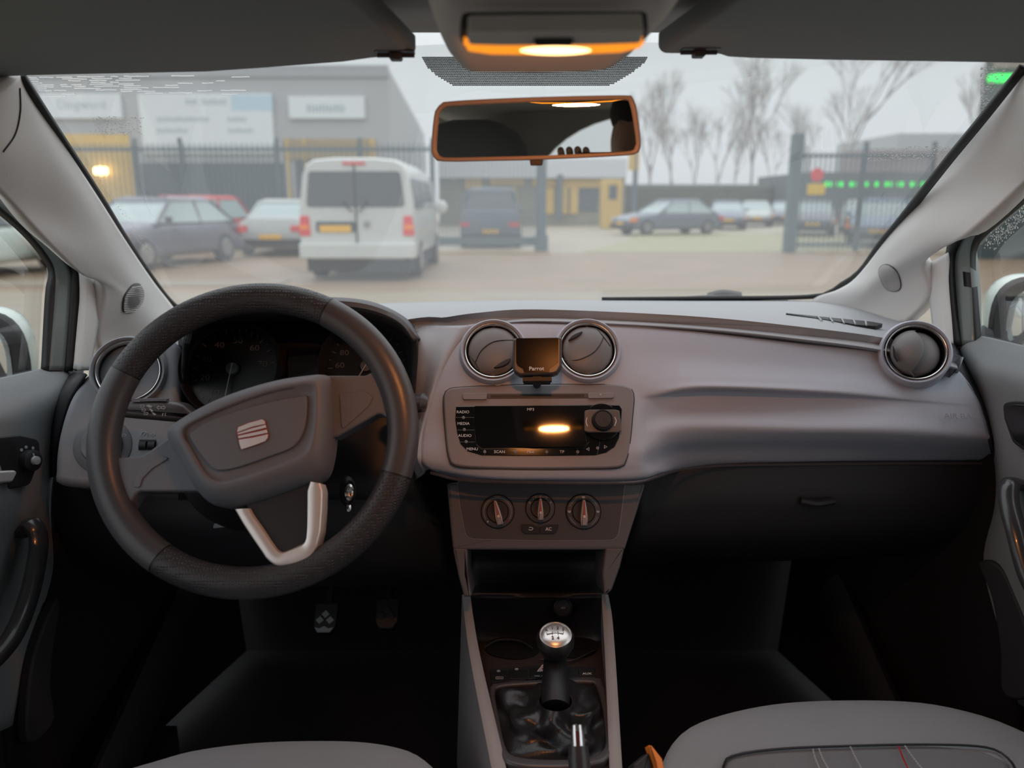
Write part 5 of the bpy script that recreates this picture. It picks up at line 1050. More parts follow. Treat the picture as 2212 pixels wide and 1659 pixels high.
# ================================================================ CLIMATE PANEL
FH = Fr(P(1165, 1105, 1.0), lean(20))
ccx = thing('centre_console', 'dark centre console tower running from the dashboard down to the gear lever', 'console', at=(.04, .9, .3))
sr = [(965, 1044), (1395, 1044), (1375, 1110), (1352, 1175), (1335, 1230), (1320, 1275), (1306, 1290), (1302, 1200), (1308, 1196), (1308, 1188), (1010, 1188), (1008, 1196), (1016, 1290), (1002, 1290), (990, 1240), (975, 1150)]
q = B()
for pg in ([(965, 1044), (1395, 1044), (1375, 1110), (1354, 1175), (1350, 1188), (978, 1188), (973, 1140)], [(977, 1183), (1010, 1183), (1010, 1240), (1020, 1290), (1002, 1290), (990, 1245)], [(1350, 1183), (1340, 1225), (1322, 1275), (1306, 1290), (1301, 1240), (1308, 1183)]):
    q.prism(rpoly(FH.pl(pg), .004), -.10, 0, FH.M, bev=.004)
q.build('surround', mat('tower_plastic', (.125, .112, .115), .5, grain=.2, gscale=900), ccx, smooth=50)
cp = thing('climate_panel', 'climate control panel with three rotary knobs below the radio', 'control panel', at=FH.w(1165, 1165, 0))
q = B(); pz = rpoly(FH.pl([(988, 1040), (1350, 1040), (1343, 1100), (1334, 1166), (1165, 1167), (1008, 1163), (994, 1090)]), [.003, .003, .003, .014, .003, .014, .003]); q.prism(inset(pz, -.0007), -.001, .0005, FH.M); q.build('gap_line', M['chrome'] if False else mat('lit_rim_tint', (.30, .26, .25), .35), cp)  # pale outline paints the light caught along the panel rim
q = B(); q.prism(pz, -.001, .0012, FH.M, bev=.0008); fa = q.build('face', mat('climate_face', (.072, .062, .064), .5, grain=.15, gscale=900), cp, smooth=50)
def knob(cx, cy, rpx, rot, kind):
    a = FH.l(cx, cy); rk = abs(FH.l(cx + rpx, cy)[0] - a[0]); Mk = FH.M @ Matrix.Translation((a[0], a[1], 0))
    q = B(); q.lathe([(rk * 1.06, .0005), (rk * 1.03, .0022), (rk, .002), (rk * .99, .0005)], 60, Mk); root = q.build('rotary_control', M['black'], cp, smooth=50)
    q = B(); q.lathe([(rk * .99, .0005), (rk * .97, .0045), (rk * .70, .0055), (rk * .66, .004)], 60, Mk); q.build('collar', bpy.data.materials['climate_face'], root, smooth=50)
    q = B(); q.lathe([(rk * .67, .004), (rk * .62, .0075), (.0005, .006)], 48, Mk); q.build('dish', mat('knob_dish', (.045, .038, .038), .45), root, smooth=50)
    Mr = Mk @ Matrix.Rotation(R(rot), 4, 'Z')
    q = B(); pts = [(-.19, -.78), (.19, -.78), (.21, -.3), (.17, .1), (.09, .66), (.0, .72), (-.09, .66), (-.17, .1), (-.21, -.3)]
    q.prism(rpoly([(x * rk, y * rk) for x, y in pts], .0008), .004, .0145, Mr, bev=.0018); g_ = q.build('grip', mat('knob_grip', (.50, .41, .39), .35, metal=.5), root, smooth=50)
    q = B(); q.prism([(x * rk, y * rk) for x, y in ((-.055, -.2), (.055, -.2), (.045, .62), (-.045, .62))], .0144, .0150, Mr); q.build('pointer_inlay', mat('pointer_red', (.42, .10, .08), .4), g_)
    q = B(); q.prism(rect(-rk * .075, -rk * .34, rk * .075, -rk * .18), .0146, .0155, Mr, bev=.0003); q.build('pointer_dot', mat('pointer_light', (.85, .62, .5), .4), g_)
    q = B()
    def arc(a0, a1): q.tube([Mk @ Vector((rk * .85 * math.cos(R(a0 + (a1 - a0) * k / 24)), rk * .85 * math.sin(R(a0 + (a1 - a0) * k / 24)), .0052)) for k in range(25)], .00035, 4)
    if kind == 0: arc(-32, 212)
    if kind == 2: arc(20, 65); arc(115, 160); arc(200, 240); arc(300, 340)
    if q.v: q.build('scale_arc', M['greyprint'], root)
    if kind == 0:
        for an, mm in ((-135, mat('dot_blue', (.55, .75, .8), .4)), (-42, M['red'])):
            q = B(); q.lathe([(.0012, .005), (.0005, .0058)], 10, Mk @ Matrix.Translation((rk * .85 * math.cos(R(an)), rk * .85 * math.sin(R(an)), 0)), cap1=True); q.build('temperature_dot', mm, root)
    if kind == 1:
        for k, s_ in enumerate(('0', 'x', '1', '2', '3', '4')):
            an = R(148 - [0, 22, 36, 58, 88, 118][k]) if k else R(152); text(s_, FH, (a[0] + rk * .83 * math.cos(an), a[1] + rk * .83 * math.sin(an)), .0048, M['greyprint'], root, h=.0058, name='numeral')
    if kind == 2:
        for an in (90, 180, 0): 
            q = B(); c = (rk * .83 * math.cos(R(an)), rk * .83 * math.sin(R(an))); q.prism([(c[0] - .0026, c[1] + .0014), (c[0] + .0026, c[1] + .0014), (c[0] + .0014, c[1] - .0014), (c[0] - .0014, c[1] - .0014)], .0052, .0057, Mk); q.build('air_symbol', M['greyprint'], root)
knob(1075, 1105, 35, 13, 0); knob(1167, 1098, 31, 0, 1); knob(1260, 1105, 37, 0, 2)
b1 = pl([(1126, 1134), (1148, 1133), (1165, 1139), (1165, 1153), (1135, 1153), (1128, 1148)], .001, .0042, M['dark'], 'recirculation_button', cp, .0008, .0006, FH)
b2 = pl([(1167, 1139), (1184, 1134), (1207, 1134), (1202, 1149), (1196, 1153), (1167, 1153)], .001, .0042, M['dark'], 'air_conditioning_button', cp, .0008, .0006, FH)
text('AC', FH, FH.l(1185, 1143, .004), .0062, M['white'], b2, h=.0046, bold=.0001)
q = B(); a = FH.l(1146, 1142, .004); q.tube([FH.g(a[0] + .0032 * math.cos(t), a[1] + .0018 * math.sin(t), .0046) for t in [R(-150 + 25 * k) for k in range(12)]], .0005, 5); q.build('symbol', M['white'], b1)
# cubbies, socket and tunnel
q = B(); q.grid([[P(1008, 1186, 1.0), P(1165, 1188, 1.0), P(1312, 1188, 1.0)], [P(1012, 1200, 1.12), P(1165, 1200, 1.12), P(1308, 1200, 1.12)], [P(1018, 1260, 1.10), P(1165, 1262, 1.10), P(1305, 1260, 1.10)], [P(1018, 1285, 1.03), P(1165, 1287, 1.03), P(1305, 1285, 1.03)], [P(1020, 1296, 1.04), P(1165, 1297, 1.04), P(1303, 1296, 1.04)], [P(1030, 1380, 1.06), P(1165, 1385, 1.06), P(1298, 1380, 1.06)], [P(1035, 1420, .98), P(1170, 1425, .98), P(1300, 1420, .98)]], 14, 60)
q.build('storage_recess', M['dark'], ccx, solid=.004)
fs = Fr(P(1216, 1312, 1.035), lean(15)); q = B(); q.lathe([(.0140, 0), (.0140, .003), (.0125, .004), (.0115, .002), (.0005, .0028)], 36, fs.M); sk = q.build('power_socket', M['black'], ccx)
q = B(); q.prism(rect(-.003, -.0015, .003, .0015), .0028, .0032, fs.M); q.build('socket_symbol', M['seam'], sk)
# tunnel side walls and silver rails
def rail(pts, nm):
    outer, inner, drop = pts
    q = B(); n = 30; o_, i_, d_ = spl(outer, n), spl(inner, n), spl(drop, n); mid = [(o_[k] + i_[k]) / 2 + Vector((0, 0, .003)) for k in range(n)]
    rows = [d_, o_, mid, i_, [p + Vector((0, 0, -.05)) for p in i_]]
    V = [p for r in rows for p in r]; q.add(V, [(j * n + i, j * n + i + 1, (j + 1) * n + i + 1, (j + 1) * n + i) for j in range(4) for i in range(n - 1)]); return q.build('side_rail', M['console'], ccx, smooth=50)
def zr(py): return 0
def T_(px, py, z): return PZ(px, py, z)
RL = [(998, 1285, .70), (1003, 1330, .685), (1012, 1400, .67), (1028, 1490, .655), (1048, 1590, .645), (1068, 1690, .635)]
LI_ = [(1016, 1285, .70), (1022, 1330, .685), (1034, 1400, .67), (1054, 1490, .655), (1078, 1590, .645), (1100, 1690, .635)]
rail(([T_(*p) for p in RL], [T_(*p) for p in LI_], [T_(*p) + Vector((-.012, 0, -.28)) for p in RL]), 'l')
RR = [(1314, 1285, .70), (1322, 1330, .685), (1328, 1400, .67), (1334, 1490, .655), (1340, 1590, .645), (1346, 1690, .635)]
RI_ = [(1300, 1285, .70), (1302, 1330, .685), (1306, 1400, .67), (1310, 1490, .655), (1314, 1590, .645), (1318, 1690, .635)]
rail(([T_(*p) for p in RR], [T_(*p) for p in RI_], [T_(*p) + Vector((.012, 0, -.28)) for p in RR]), 'r')
zc = .632
q = B(); q.grid([[T_(1030, 1385, zc), T_(1170, 1385, zc), T_(1308, 1385, zc)], [T_(1045, 1450, zc), T_(1180, 1450, zc), T_(1310, 1450, zc)], [T_(1070, 1560, zc), T_(1190, 1560, zc), T_(1318, 1560, zc)], [T_(1110, 1720, zc), T_(1215, 1720, zc), T_(1330, 1720, zc)]], 10, 24); q.build('console_top', mat('console_brown', (.045, .032, .032), .45), ccx, solid=.01)
# cup holder rim
q = B(); q.tube(spl([T_(1045, 1400, zc + .008), T_(1075, 1383, zc + .008), T_(1120, 1384, zc + .008), T_(1150, 1400, zc + .008)], 16), .0015, 6); q.tube(spl([T_(1165, 1425, zc + .005), T_(1230, 1428, zc + .005), T_(1285, 1405, zc + .005)], 16), .0012, 6); q.build('cup_holder_rim', M['dark'], ccx)
Fz = Fr((0, .9, zc), (0, 0, 1))
q = B(); q.prism(smooth_poly(Fz, [(1060, 1385), (1110, 1378), (1160, 1385), (1165, 1410), (1130, 1425), (1080, 1422), (1050, 1408)], 40), 0, .002, Fz.M); q.prism(smooth_poly(Fz, [(1215, 1385), (1260, 1380), (1290, 1390), (1288, 1410), (1255, 1422), (1215, 1418)], 40), 0, .002, Fz.M); q.build('cup_holder_well', M['black'], ccx)
# switch strip
q = B(); q.prism(rpoly(Fz.pl([(1058, 1446), (1160, 1438), (1285, 1442), (1287, 1464), (1160, 1466), (1062, 1480)], .004), .001), 0, .005, Fz.M, bev=.001); sw = q.build('switch_strip', M['dark'], ccx)
for (x0, y0, x1, y1) in ((1062, 1450, 1095, 1462), (1062, 1463, 1097, 1474), (1098, 1447, 1140, 1467), (1144, 1443, 1228, 1463), (1250, 1446, 1284, 1461)):
    q = B(); q.prism(rpoly(Fz.pl([(x0, y0), (x1, y0 - 1), (x1 + 1, y1 - 1), (x0 + 1, y1)], .006), .0008), .003, .0062, Fz.M, bev=.0006); q.build('switch_button', M['black'] if x0 < 1200 else M['dark'], sw)
text('AUX', Fz, Fz.l(1268, 1456, .006), .0058, M['white'], sw, h=.0066, bold=.0001)
text('PASS. AIR', Fz, Fz.l(1166, 1461, .006), .0034, M['greyprint'], sw, h=.0066)
q = B(); t = Fz.pl([(1160, 1451), (1172, 1436), (1184, 1450)], .006); c = (sum(p[0] for p in t) / 3, sum(p[1] for p in t) / 3); q.ring(t, [(c[0] + (x - c[0]) * .7, c[1] + (y - c[1]) * .7) for x, y in t], .0062, .0066, Fz.M); q.ring([(c[0] + (x - c[0]) * .5, c[1] + (y - c[1]) * .5) for x, y in t], [(c[0] + (x - c[0]) * .25, c[1] + (y - c[1]) * .25) for x, y in t], .0062, .0066, Fz.M); q.build('hazard_symbol', mat('hazard_print', (.7, .5, .5), .5), sw)
q = B()
for px, py in ((1077, 1450), (1116, 1446)): a = Fz.l(px, py, .006); q.ring(circ(a[0], a[1], .0024, 16), circ(a[0], a[1], .0017, 16), .0062, .0066, Fz.M); q.prism(rect(a[0] - .0009, a[1] - .0009, a[0] + .0009, a[1] + .0009), .0062, .0066, Fz.M)
a = Fz.l(1079, 1465, .006); q.ring(rect(a[0] - .005, a[1] - .0025, a[0] + .005, a[1] + .0025, .001), rect(a[0] - .0043, a[1] - .0018, a[0] + .0043, a[1] + .0018, .0006), .0062, .0066, Fz.M)
for k in (-1, 0, 1): q.prism(rect(a[0] + k * .0022 - .0003, a[1] - .0014, a[0] + k * .0022 + .0003, a[1] + .0014), .0062, .0066, Fz.M)
q.build('switch_symbols', M['greyprint'], sw)

q = B(); A = spl([D(2046, 745, -.03), D(2078, 808, -.028), D(2110, 858, -.026), D(2130, 910, -.026), D(2144, 962, -.034), D(2150, 1000, -.08)], 20); C_ = spl([P(2075, 735, 1.22), P(2115, 800, 1.15), P(2150, 858, 1.12), P(2170, 910, 1.12), P(2180, 962, 1.12), P(2190, 1010, 1.12)], 20); q.add(A + C_, [(i, i + 1, 21 + i, 20 + i) for i in range(19)]); q.build('gap_filler', M['dark'], dash, solid=.004)  # dark sheet added to close the right door gap and keep it black
q = B(); A = spl([P(184, 806, 1.035), P(176, 818, 1.03), P(145, 870, 1.03), P(122, 950, 1.03), P(114, 1030, 1.04)], 20); C_ = spl([P(158, 805, 1.15), P(140, 820, 1.14), P(100, 870, 1.13), P(80, 950, 1.12), P(70, 1040, 1.12)], 20); q.add(A + C_, [(i, i + 1, 21 + i, 20 + i) for i in range(19)]); q.build('gap_filler', M['dark'], dash, solid=.004)  # dark sheet added in the left door gap, standing in for its shade
# ================================================================ STEERING WHEEL
FS = Fr(P(549, 955, .815), lean(25))
RO = sum(math.hypot(*FS.l(*p)) for p in ((193, 930), (905, 905), (565, 613), (545, 1296))) / 4
cc = [FS.l(*p) for p in ((193, 930), (905, 905), (565, 613), (545, 1296))]
FS = Fr(FS.g((cc[0][0] + cc[1][0]) / 2, (cc[2][1] + cc[3][1]) / 2), lean(25))
cc = [FS.l(*p) for p in ((193, 930), (905, 905), (565, 613), (545, 1296))]
RXo, RYo = (cc[1][0] - cc[0][0]) / 2, (cc[2][1] - cc[3][1]) / 2
print('WHEEL', RXo, RYo)
sw_ = thing('steering_wheel', 'black three spoke steering wheel turned slightly to the left, with silver lower spoke', 'steering wheel', at=FS.O)
rt = .0172; RX, RY = RXo - rt, RYo - rt
def perf(name, base):
    m = mat(name, base, .42); n = m.node_tree.nodes; l = m.node_tree.links; b_ = n['Principled BSDF']
    tc = n.new('ShaderNodeTexCoord'); v = n.new('ShaderNodeTexVoronoi'); v.inputs['Scale'].default_value = 300; v.inputs['Randomness'].default_value = .25; l.new(tc.outputs['Object'], v.inputs['Vector'])
    r = n.new('ShaderNodeMapRange'); r.inputs[1].default_value = .15; r.inputs[2].default_value = .42; l.new(v.outputs['Distance'], r.inputs[0]); bp = n.new('ShaderNodeBump'); bp.inputs['Strength'].default_value = .8; bp.inputs['Distance'].default_value = .001; l.new(r.outputs[0], bp.inputs['Height']); l.new(bp.outputs[0], b_.inputs['Normal']); return m
M['perf'] = perf('perforated_rim', (.03, .03, .035))
def ang(px, py): a = FS.l(px, py); return math.degrees(math.atan2(a[1] / RY, a[0] / RX))
aTR, aTL, aBL, aBR = ang(715, 662), ang(262, 800), ang(345, 1212), ang(870, 1030)
def arc(a0, a1, nm, m, k=1.0):
    while a1 < a0: a1 += 360
    q = B(); n = max(16, int((a1 - a0) / 3)); L = []
    for i in range(n + 1):
        a = R(a0 + (a1 - a0) * i / n); c = Vector((RX * math.cos(a), RY * math.sin(a), 0)); rr = rt * k
        d = Vector((math.cos(a), math.sin(a), 0)); L.append([c + d * (rr * math.cos(t)) + Vector((0, 0, rr * .93 * math.sin(t))) for t in [2 * PI * j / 20 for j in range(20)]])
    q.loops(L, FS.M); return q.build(nm, m, sw_, smooth=60)
e = .35
arc(aTR + e, aTL - e, 'perforated_grip', M['perf']); arc(aTL + e, aBL - e, 'smooth_grip', M['wheel'], 1.02); arc(aBL + e, aBR - e, 'perforated_grip', M['perf']); arc(aBR + e, aTR - e, 'smooth_grip', M['wheel'], 1.02)
q = B()
for a in (aTR, aTL, aBL, aBR):
    a = R(a); c = Vector((RX * math.cos(a), RY * math.sin(a), 0)); d = Vector((math.cos(a), math.sin(a), 0)); t_ = Vector((-d.y, d.x, 0)) * .0012
    q.loops([[c + s_ + d * (rt * .985 * math.cos(t)) + Vector((0, 0, rt * .91 * math.sin(t))) for t in [2 * PI * j / 20 for j in range(20)]] for s_ in (-t_, t_)], FS.M)
q.build('rim_seam', M['black'], sw_)
def slab2(pts, h0, h1, bev, nm, m, parent=None, r=.003, hp=0):
    q = B(); q.prism(rpoly(FS.pl(pts, hp), r), h0, h1, FS.M, bev=bev, seg=4); return q.build(nm, m, parent or sw_, smooth=50)
slab2([(225, 985), (262, 990), (310, 985), (350, 957), (400, 925), (460, 1062), (300, 1062), (268, 1110), (235, 1080)], -.022, .003, .003, 'side_spoke', M['hub'], r=.008)
slab2([(690, 812), (790, 812), (825, 795), (850, 770), (885, 830), (880, 935), (850, 915), (822, 892), (730, 944), (690, 950)], -.022, .003, .003, 'side_spoke', M['hub'], r=.008)
slab2([(733, 852), (788, 845), (806, 858), (796, 878), (738, 930)], .0, .0046, .001, 'spoke_inlay', M['hub'], r=.003, hp=.004)
slab2([(286, 1052), (292, 1028), (312, 1006), (352, 985), (366, 990), (330, 1012), (308, 1034), (302, 1054)], .0, .0046, .001, 'spoke_inlay', M['hub'], r=.003, hp=.004)
# raised hub pad
outer = [(364, 935), (376, 919), (421, 890), (479, 861), (546, 837), (612, 820), (678, 811), (702, 810), (716, 819), (719, 853), (720, 927), (713, 991), (697, 1031), (652, 1052), (585, 1076), (519, 1094), (474, 1094), (447, 1081), (418, 1049), (387, 991), (368, 959)]
ridge = [(394, 936), (402, 920), (466, 887), (546, 856), (610, 838), (668, 828), (682, 836), (684, 870), (680, 930), (672, 968), (652, 990), (575, 1020), (519, 1038), (480, 1046), (461, 1042), (438, 1022), (408, 970), (396, 946)]
groove = [(398, 937), (410, 920), (466, 893), (546, 862), (610, 844), (664, 839), (675, 845), (676, 880), (673, 925), (664, 960), (646, 980), (572, 1010), (519, 1029), (482, 1038), (463, 1034), (442, 1016), (412, 964), (400, 946)]
def sm(pts, h, n=96):
    p = [Vector((x, y, h)) for x, y in FS.pl(pts, h)]; p = spl(p, n, True)
    c = sum(p, Vector()) / n; k = max(range(n), key=lambda i: -(abs(math.atan2((p[i] - c).y, (p[i] - c).x) - 2.9)))
    if area([(v[0], v[1]) for v in p]) > 0: pass
    return p
def align(ref, p):
    n = len(p); best = min(range(n), key=lambda s_: sum((ref[i] - p[(i + s_) % n]).length_squared for i in range(0, n, 6))); return [p[(i + best) % n] for i in range(n)]
L0 = sm(outer, .004)
def mixl(A, Bq, t, h): return [Vector((a.x + (b_.x - a.x) * t, a.y + (b_.y - a.y) * t, h)) for a, b_ in zip(A, Bq)]
RG = align(L0, sm(ridge, .030)); GR = align(RG, sm(groove, .026))
q = B(); q.loops([mixl(L0, RG, -.04, -.018), mixl(L0, RG, 0, .004), mixl(L0, RG, .12, .014), mixl(L0, RG, .38, .023), mixl(L0, RG, .72, .0285), mixl(L0, RG, .95, .0305), mixl(RG, GR, .3, .030), mixl(RG, GR, 1, .0255)], FS.M, cap0=True, cap1=True); hb = q.build('hub_pad', M['hub'], sw_, smooth=60)
plate = [(409, 938), (440, 915), (479, 898), (572, 870), (655, 855), (663, 860), (661, 906), (652, 940), (630, 967), (585, 985), (519, 1008), (479, 1016), (458, 1010), (432, 980), (413, 950)]
def plate3(pts, n, h0, h1, bev, nm, m, parent):
    q = B(); p = [(v[0], v[1]) for v in spl([(x, y, 0) for x, y in FS.pl(pts, h1)], n, True)]; q.prism(p, h0, h1, FS.M, bev=bev); return q.build(nm, m, parent, smooth=50)
plate3(inset(plate, 0) if False else plate, 80, .024, .0285, .0015, 'hub_cover', M['hub'], hb)
em = [(509, 934), (512, 922), (535, 913), (564, 905), (572, 907), (576, 925), (580, 942), (576, 951), (560, 960), (521, 972), (516, 962), (512, 946)]
slab2(em, .027, .0300, .001, 'emblem_base', mat('emblem_red', (.30, .03, .035), .3), hb, r=.002, hp=.03)
H_ = .0305
def chip(pts): return rpoly(FS.pl(pts, H_), .0006)
q = B()
for pg in ([(513, 932), (515, 923), (537, 914), (566, 906), (571, 909), (573, 916), (545, 922), (513, 934)], [(513, 936), (545, 925), (574, 918), (575, 924), (514, 939)], [(514, 942), (576, 928), (578, 935), (545, 942), (516, 947)], [(516, 950), (548, 945), (579, 938), (578, 946), (573, 953), (558, 959), (522, 971), (518, 960)]):
    q.prism(chip(pg), .029, .0312, FS.M, bev=.0004)
q.build('emblem', mat('emblem_chrome', (.80, .76, .77), .35, metal=.45), hb)
# silver lower spoke: a V shaped band with a black insert
def band(A, Bi, h0, h1, bev, n, nm, m, parent):
    a_ = [Vector((x, y, 0)) for x, y in FS.pl(A, h1)]; b_ = [Vector((x, y, 0)) for x, y in FS.pl(Bi, h1)]; a_, b_ = rs(a_, n), rs(b_, n)
    def at(t, h): return [Vector((p.x + (q_.x - p.x) * t, p.y + (q_.y - p.y) * t, h)) for p, q_ in zip(a_, b_)]
    L = [at(0, h0), at(0, h1 - bev), at(.06, h1 - bev * .3), at(.16, h1), at(.70, h1), at(.9, h1 - bev * .5), at(1.0, h1 - bev * 2.5), at(1.0, h0)]
    q = B(); ring = [[l[k] for l in L] for k in range(n)]; q.loops(ring, FS.M); return q.build(nm, m, parent, smooth=40)
band([(506, 1100), (524, 1131), (545, 1163), (567, 1195), (574, 1206), (585, 1216), (596, 1222), (606, 1223), (640, 1219), (660, 1213), (672, 1200), (684, 1180), (692, 1150), (696, 1100), (697, 1060), (692, 1044)],
     [(538, 1098), (546, 1113), (566, 1141), (583, 1167), (596, 1186), (601, 1190), (607, 1193), (613, 1192), (634, 1183), (652, 1175), (657, 1170), (660, 1160), (661, 1135), (661, 1090), (661, 1060), (668, 1040)], -.012, .012, .002, 60, 'silver_spoke', M['silver'], sw_)
slab2([(522, 1075), (670, 1020), (668, 1180), (606, 1202), (596, 1196)], -.014, .006, .001, 'black_insert', M['dark'], r=.003, hp=.006)
# column stalks
fst = Fr(P(340, 890, .93), lean(12)); pts = [(235, 872), (300, 868), (350, 867), (392, 872), (410, 885), (424, 900), (395, 912), (330, 908), (250, 900), (232, 890)]
st_ = thing('indicator_stalk', 'dark indicator stalk with white lamp symbols left of the wheel hub', 'stalk', at=P(430, 905, .95))
q = B(); q.prism([(v[0], v[1]) for v in spl([(x, y, 0) for x, y in fst.pl(pts)], 60, True)], -.016, .004, fst.M, bev=.008, seg=5); q.tube([P(405, 895, .94), P(470, 930, .97)], .010, 10); a = q.build('lever', mat('stalk_plastic', (.05, .043, .045), .4), st_)
q = B(); q.prism(rect(*fst.l(285, 866), *fst.l(361, 861), .001), -.006, .002, fst.M); q.build('slider', M['hub'], st_)
q = B()
for px, py in ((310, 877), (313, 885), (318, 893)): icon_lamp(q, fst, px + 3, py, .0027, .0044, 3)
for sx in (-1, 1):
    c = fst.l(352 + sx * 5, 880); q.ring([(c[0] + sx * .0032, c[1]), (c[0], c[1] + .003), (c[0], c[1] + .0015), (c[0] - sx * .003, c[1] + .0015), (c[0] - sx * .003, c[1] - .0015), (c[0], c[1] - .0015), (c[0], c[1] - .003)], [(c[0] + sx * .0018, c[1]), (c[0] + sx * .0006, c[1] + .0014), (c[0] + sx * .0006, c[1] + .0007), (c[0] - sx * .0022, c[1] + .0007), (c[0] - sx * .0022, c[1] - .0007), (c[0] + sx * .0006, c[1] - .0007), (c[0] + sx * .0006, c[1] - .0014)], .0044, .0048, fst.M)
for pg in ([(316, 876), (322, 874), (330, 878), (326, 881), (320, 879)], [(322, 882), (327, 883), (332, 888), (328, 890)], [(328, 890), (334, 892), (339, 896), (333, 897)]): q.prism(fst.pl(pg, .004), .0044, .0048, fst.M)
q.prism(fst.pl([(352, 892), (354, 892), (352, 899), (350, 899)], .004), .0044, .0048, fst.M); q.prism(fst.pl([(357, 892), (360, 892), (357, 895), (360, 898), (356, 898)], .004), .0044, .0048, fst.M)
q.build('stalk_symbols', M['greyprint'], a)
q = B(); q.tube([P(860, 880, .98), P(893, 872, .955), P(915, 870, .95), P(921, 872, .95)], [.011, .013, .0125, .008], 14); tag(q.build('wiper_stalk', bpy.data.materials['stalk_plastic']), 'dark wiper stalk tip poking out right of the steering wheel', 'stalk')
# ================================================================ GEAR LEVER, HANDBRAKE, PEDALS
kc = P(1200, 1372, .862)
gl = thing('gear_lever', 'gear lever with silver topped knob and black leather gaiter', 'gear lever', at=T_(1195, 1560, zc))
up = Vector((-.02, -.06, 1)).normalized(); FK = Fr(kc, (-.02, -.32, 1))
q = B(); q.lathe([(.0005, -.050), (.012, -.050), (.0145, -.046), (.0150, -.034), (.0195, -.024), (.0235, -.013), (.0235, -.004), (.0205, .0)], 40, FK.M); kn = q.build('knob', M['leather'], gl, smooth=50)
q = B(); q.lathe([(.0200, -.002), (.0203, .0012), (.0192, .0018), (.0188, .0008), (.0182, .0014), (.012, .0032), (.0005, .0040)], 48, FK.M); kd = q.build('knob_cap', mat('knob_silver', (.72, .69, .67), .32, metal=.85), gl, smooth=50)
M['kprint'] = mat('knob_print', (.13, .09, .08), .5)
for s_, px, py in (('R', 1180, 1361), ('1', 1193, 1358), ('3', 1205, 1358), ('5', 1217, 1360), ('2', 1194, 1379), ('4', 1206, 1379)): text(s_, FK, FK.l(px, py, .003), .0062, M['kprint'], kd, h=.0042, name='numeral', bold=.0001)
q = B()
def ks(pts): q.tube([FK.w(a, b_, .0040) for a, b_ in pts], .00042, 5)
ks([(1181, 1366), (1181, 1370), (1193, 1368), (1205, 1367.5), (1217, 1369), (1217, 1365)]); ks([(1193, 1364), (1193, 1372)]); ks([(1205, 1363), (1206, 1372)]); q.build('shift_pattern', M['kprint'], kd)
b0 = T_(1200, 1530, zc + .035)
q = B(); q.tube(spl([kc - FK.n * .045, (kc + b0) / 2 + Vector((0, -.004, -.02)), b0], 10), [.0145, .015, .0155, .016, .0165, .017, .0175, .018, .018, .018], 20); q.build('shaft', M['black'], gl)
ctr = T_(1200, 1545, zc)
base = [T_(a, b_, zc + .004) for a, b_ in [(1070, 1500), (1086, 1488), (1180, 1481), (1272, 1478), (1288, 1488), (1302, 1540), (1308, 1600), (1300, 1625), (1270, 1640), (1190, 1645), (1115, 1638), (1092, 1615), (1078, 1550)]]
rows = []; n = 96; bl = spl(base, n, True); top = b0 + Vector((0, 0, .01))
for j in range(15):
    t = j / 14; row = []
    for i in range(n):
        p = bl[i]; a = math.atan2((p - ctr).y, (p - ctr).x); tp_ = top + Vector((math.cos(a), math.sin(a), 0)) * .019
        x = p.lerp(tp_, t ** .75 * .995); bulge = math.sin(PI * min(1, t * 1.15)) * .012; fold = math.sin(a * 5 + t * 5) * .0055 * math.sin(PI * t) + math.sin(a * 3 - t * 7 + 1) * .006 * math.sin(PI * t)
        d = Vector((math.cos(a), math.sin(a), 0)); x = x + d * (bulge * .5 + fold); x.z = zc + .004 + (top.z - zc - .004) * (t ** 1.7) + bulge * .55 + fold * .8 + .004 * math.sin(a * 7 + t * 9) * math.sin(PI * t); row.append(x)
    rows.append(row)
q = B(); q.loops(rows, cap0=False, cap1=False); q.build('gaiter', M['leather'], gl, smooth=80)
fr_o = [(1058, 1496), (1078, 1482), (1180, 1474), (1282, 1470), (1302, 1482), (1316, 1540), (1324, 1605), (1314, 1645), (1270, 1662), (1190, 1667), (1105, 1660), (1078, 1630), (1064, 1550)]
fr_i = [(1070, 1500), (1086, 1488), (1180, 1481), (1272, 1478), (1288, 1488), (1302, 1540), (1308, 1600), (1300, 1625), (1270, 1640), (1190, 1645), (1115, 1638), (1092, 1615), (1078, 1550)]
q = B(); oo = [Vector((x, y, 0)) for x, y in Fz.pl(fr_o, .004)]; ii = [Vector((x, y, 0)) for x, y in Fz.pl(fr_i, .006)]; oo = spl(oo, 72, True); ii = align(oo, spl(ii, 72, True))
q.ring([(v.x, v.y) for v in oo], [(v.x, v.y) for v in ii], -.004, .010, Fz.M, bev=.0035); q.build('gaiter_frame', mat('gaiter_frame', (.07, .065, .07), .32), gl, smooth=60)
hbk = thing('handbrake', 'dark handbrake lever with chrome release button at the bottom edge', 'handbrake', at=PZ(1255, 1760, .62))
hp = P(1249, 1612, .66); hq = PZ(1262, 1760, .60) + Vector((0, .0, 0)); d = (Vector((.054, .45, .70)) - hp).normalized()
d = Vector((.004, -.10, -.12)).normalized()
q = B(); q.tube([hp, hp + d * .012, hp + d * .05, hp + d * .16, hp + d * .24], [.0095, .0108, .0112, .0118, .012], 24); q.build('grip', mat('handbrake_grip', (.035, .035, .037), .35), hbk)
q = B(); q.tube([hp + d * .004, hp - d * .012, hp - d * .019, hp - d * .0205], [.0068, .0068, .0062, .003], 20); bt = q.build('release_button', M['chrome'], hbk)
fb_ = Fr(hp - d * .0075, (CAM - hp)); q = B(); q.prism(rpoly([(-.002, -.0075), (.002, -.0075), (.002, .006), (-.002, .006)], .001), .003, .0074, fb_.M); q.build('button_mark', mat('button_maroon', (.10, .02, .03), .4), bt)
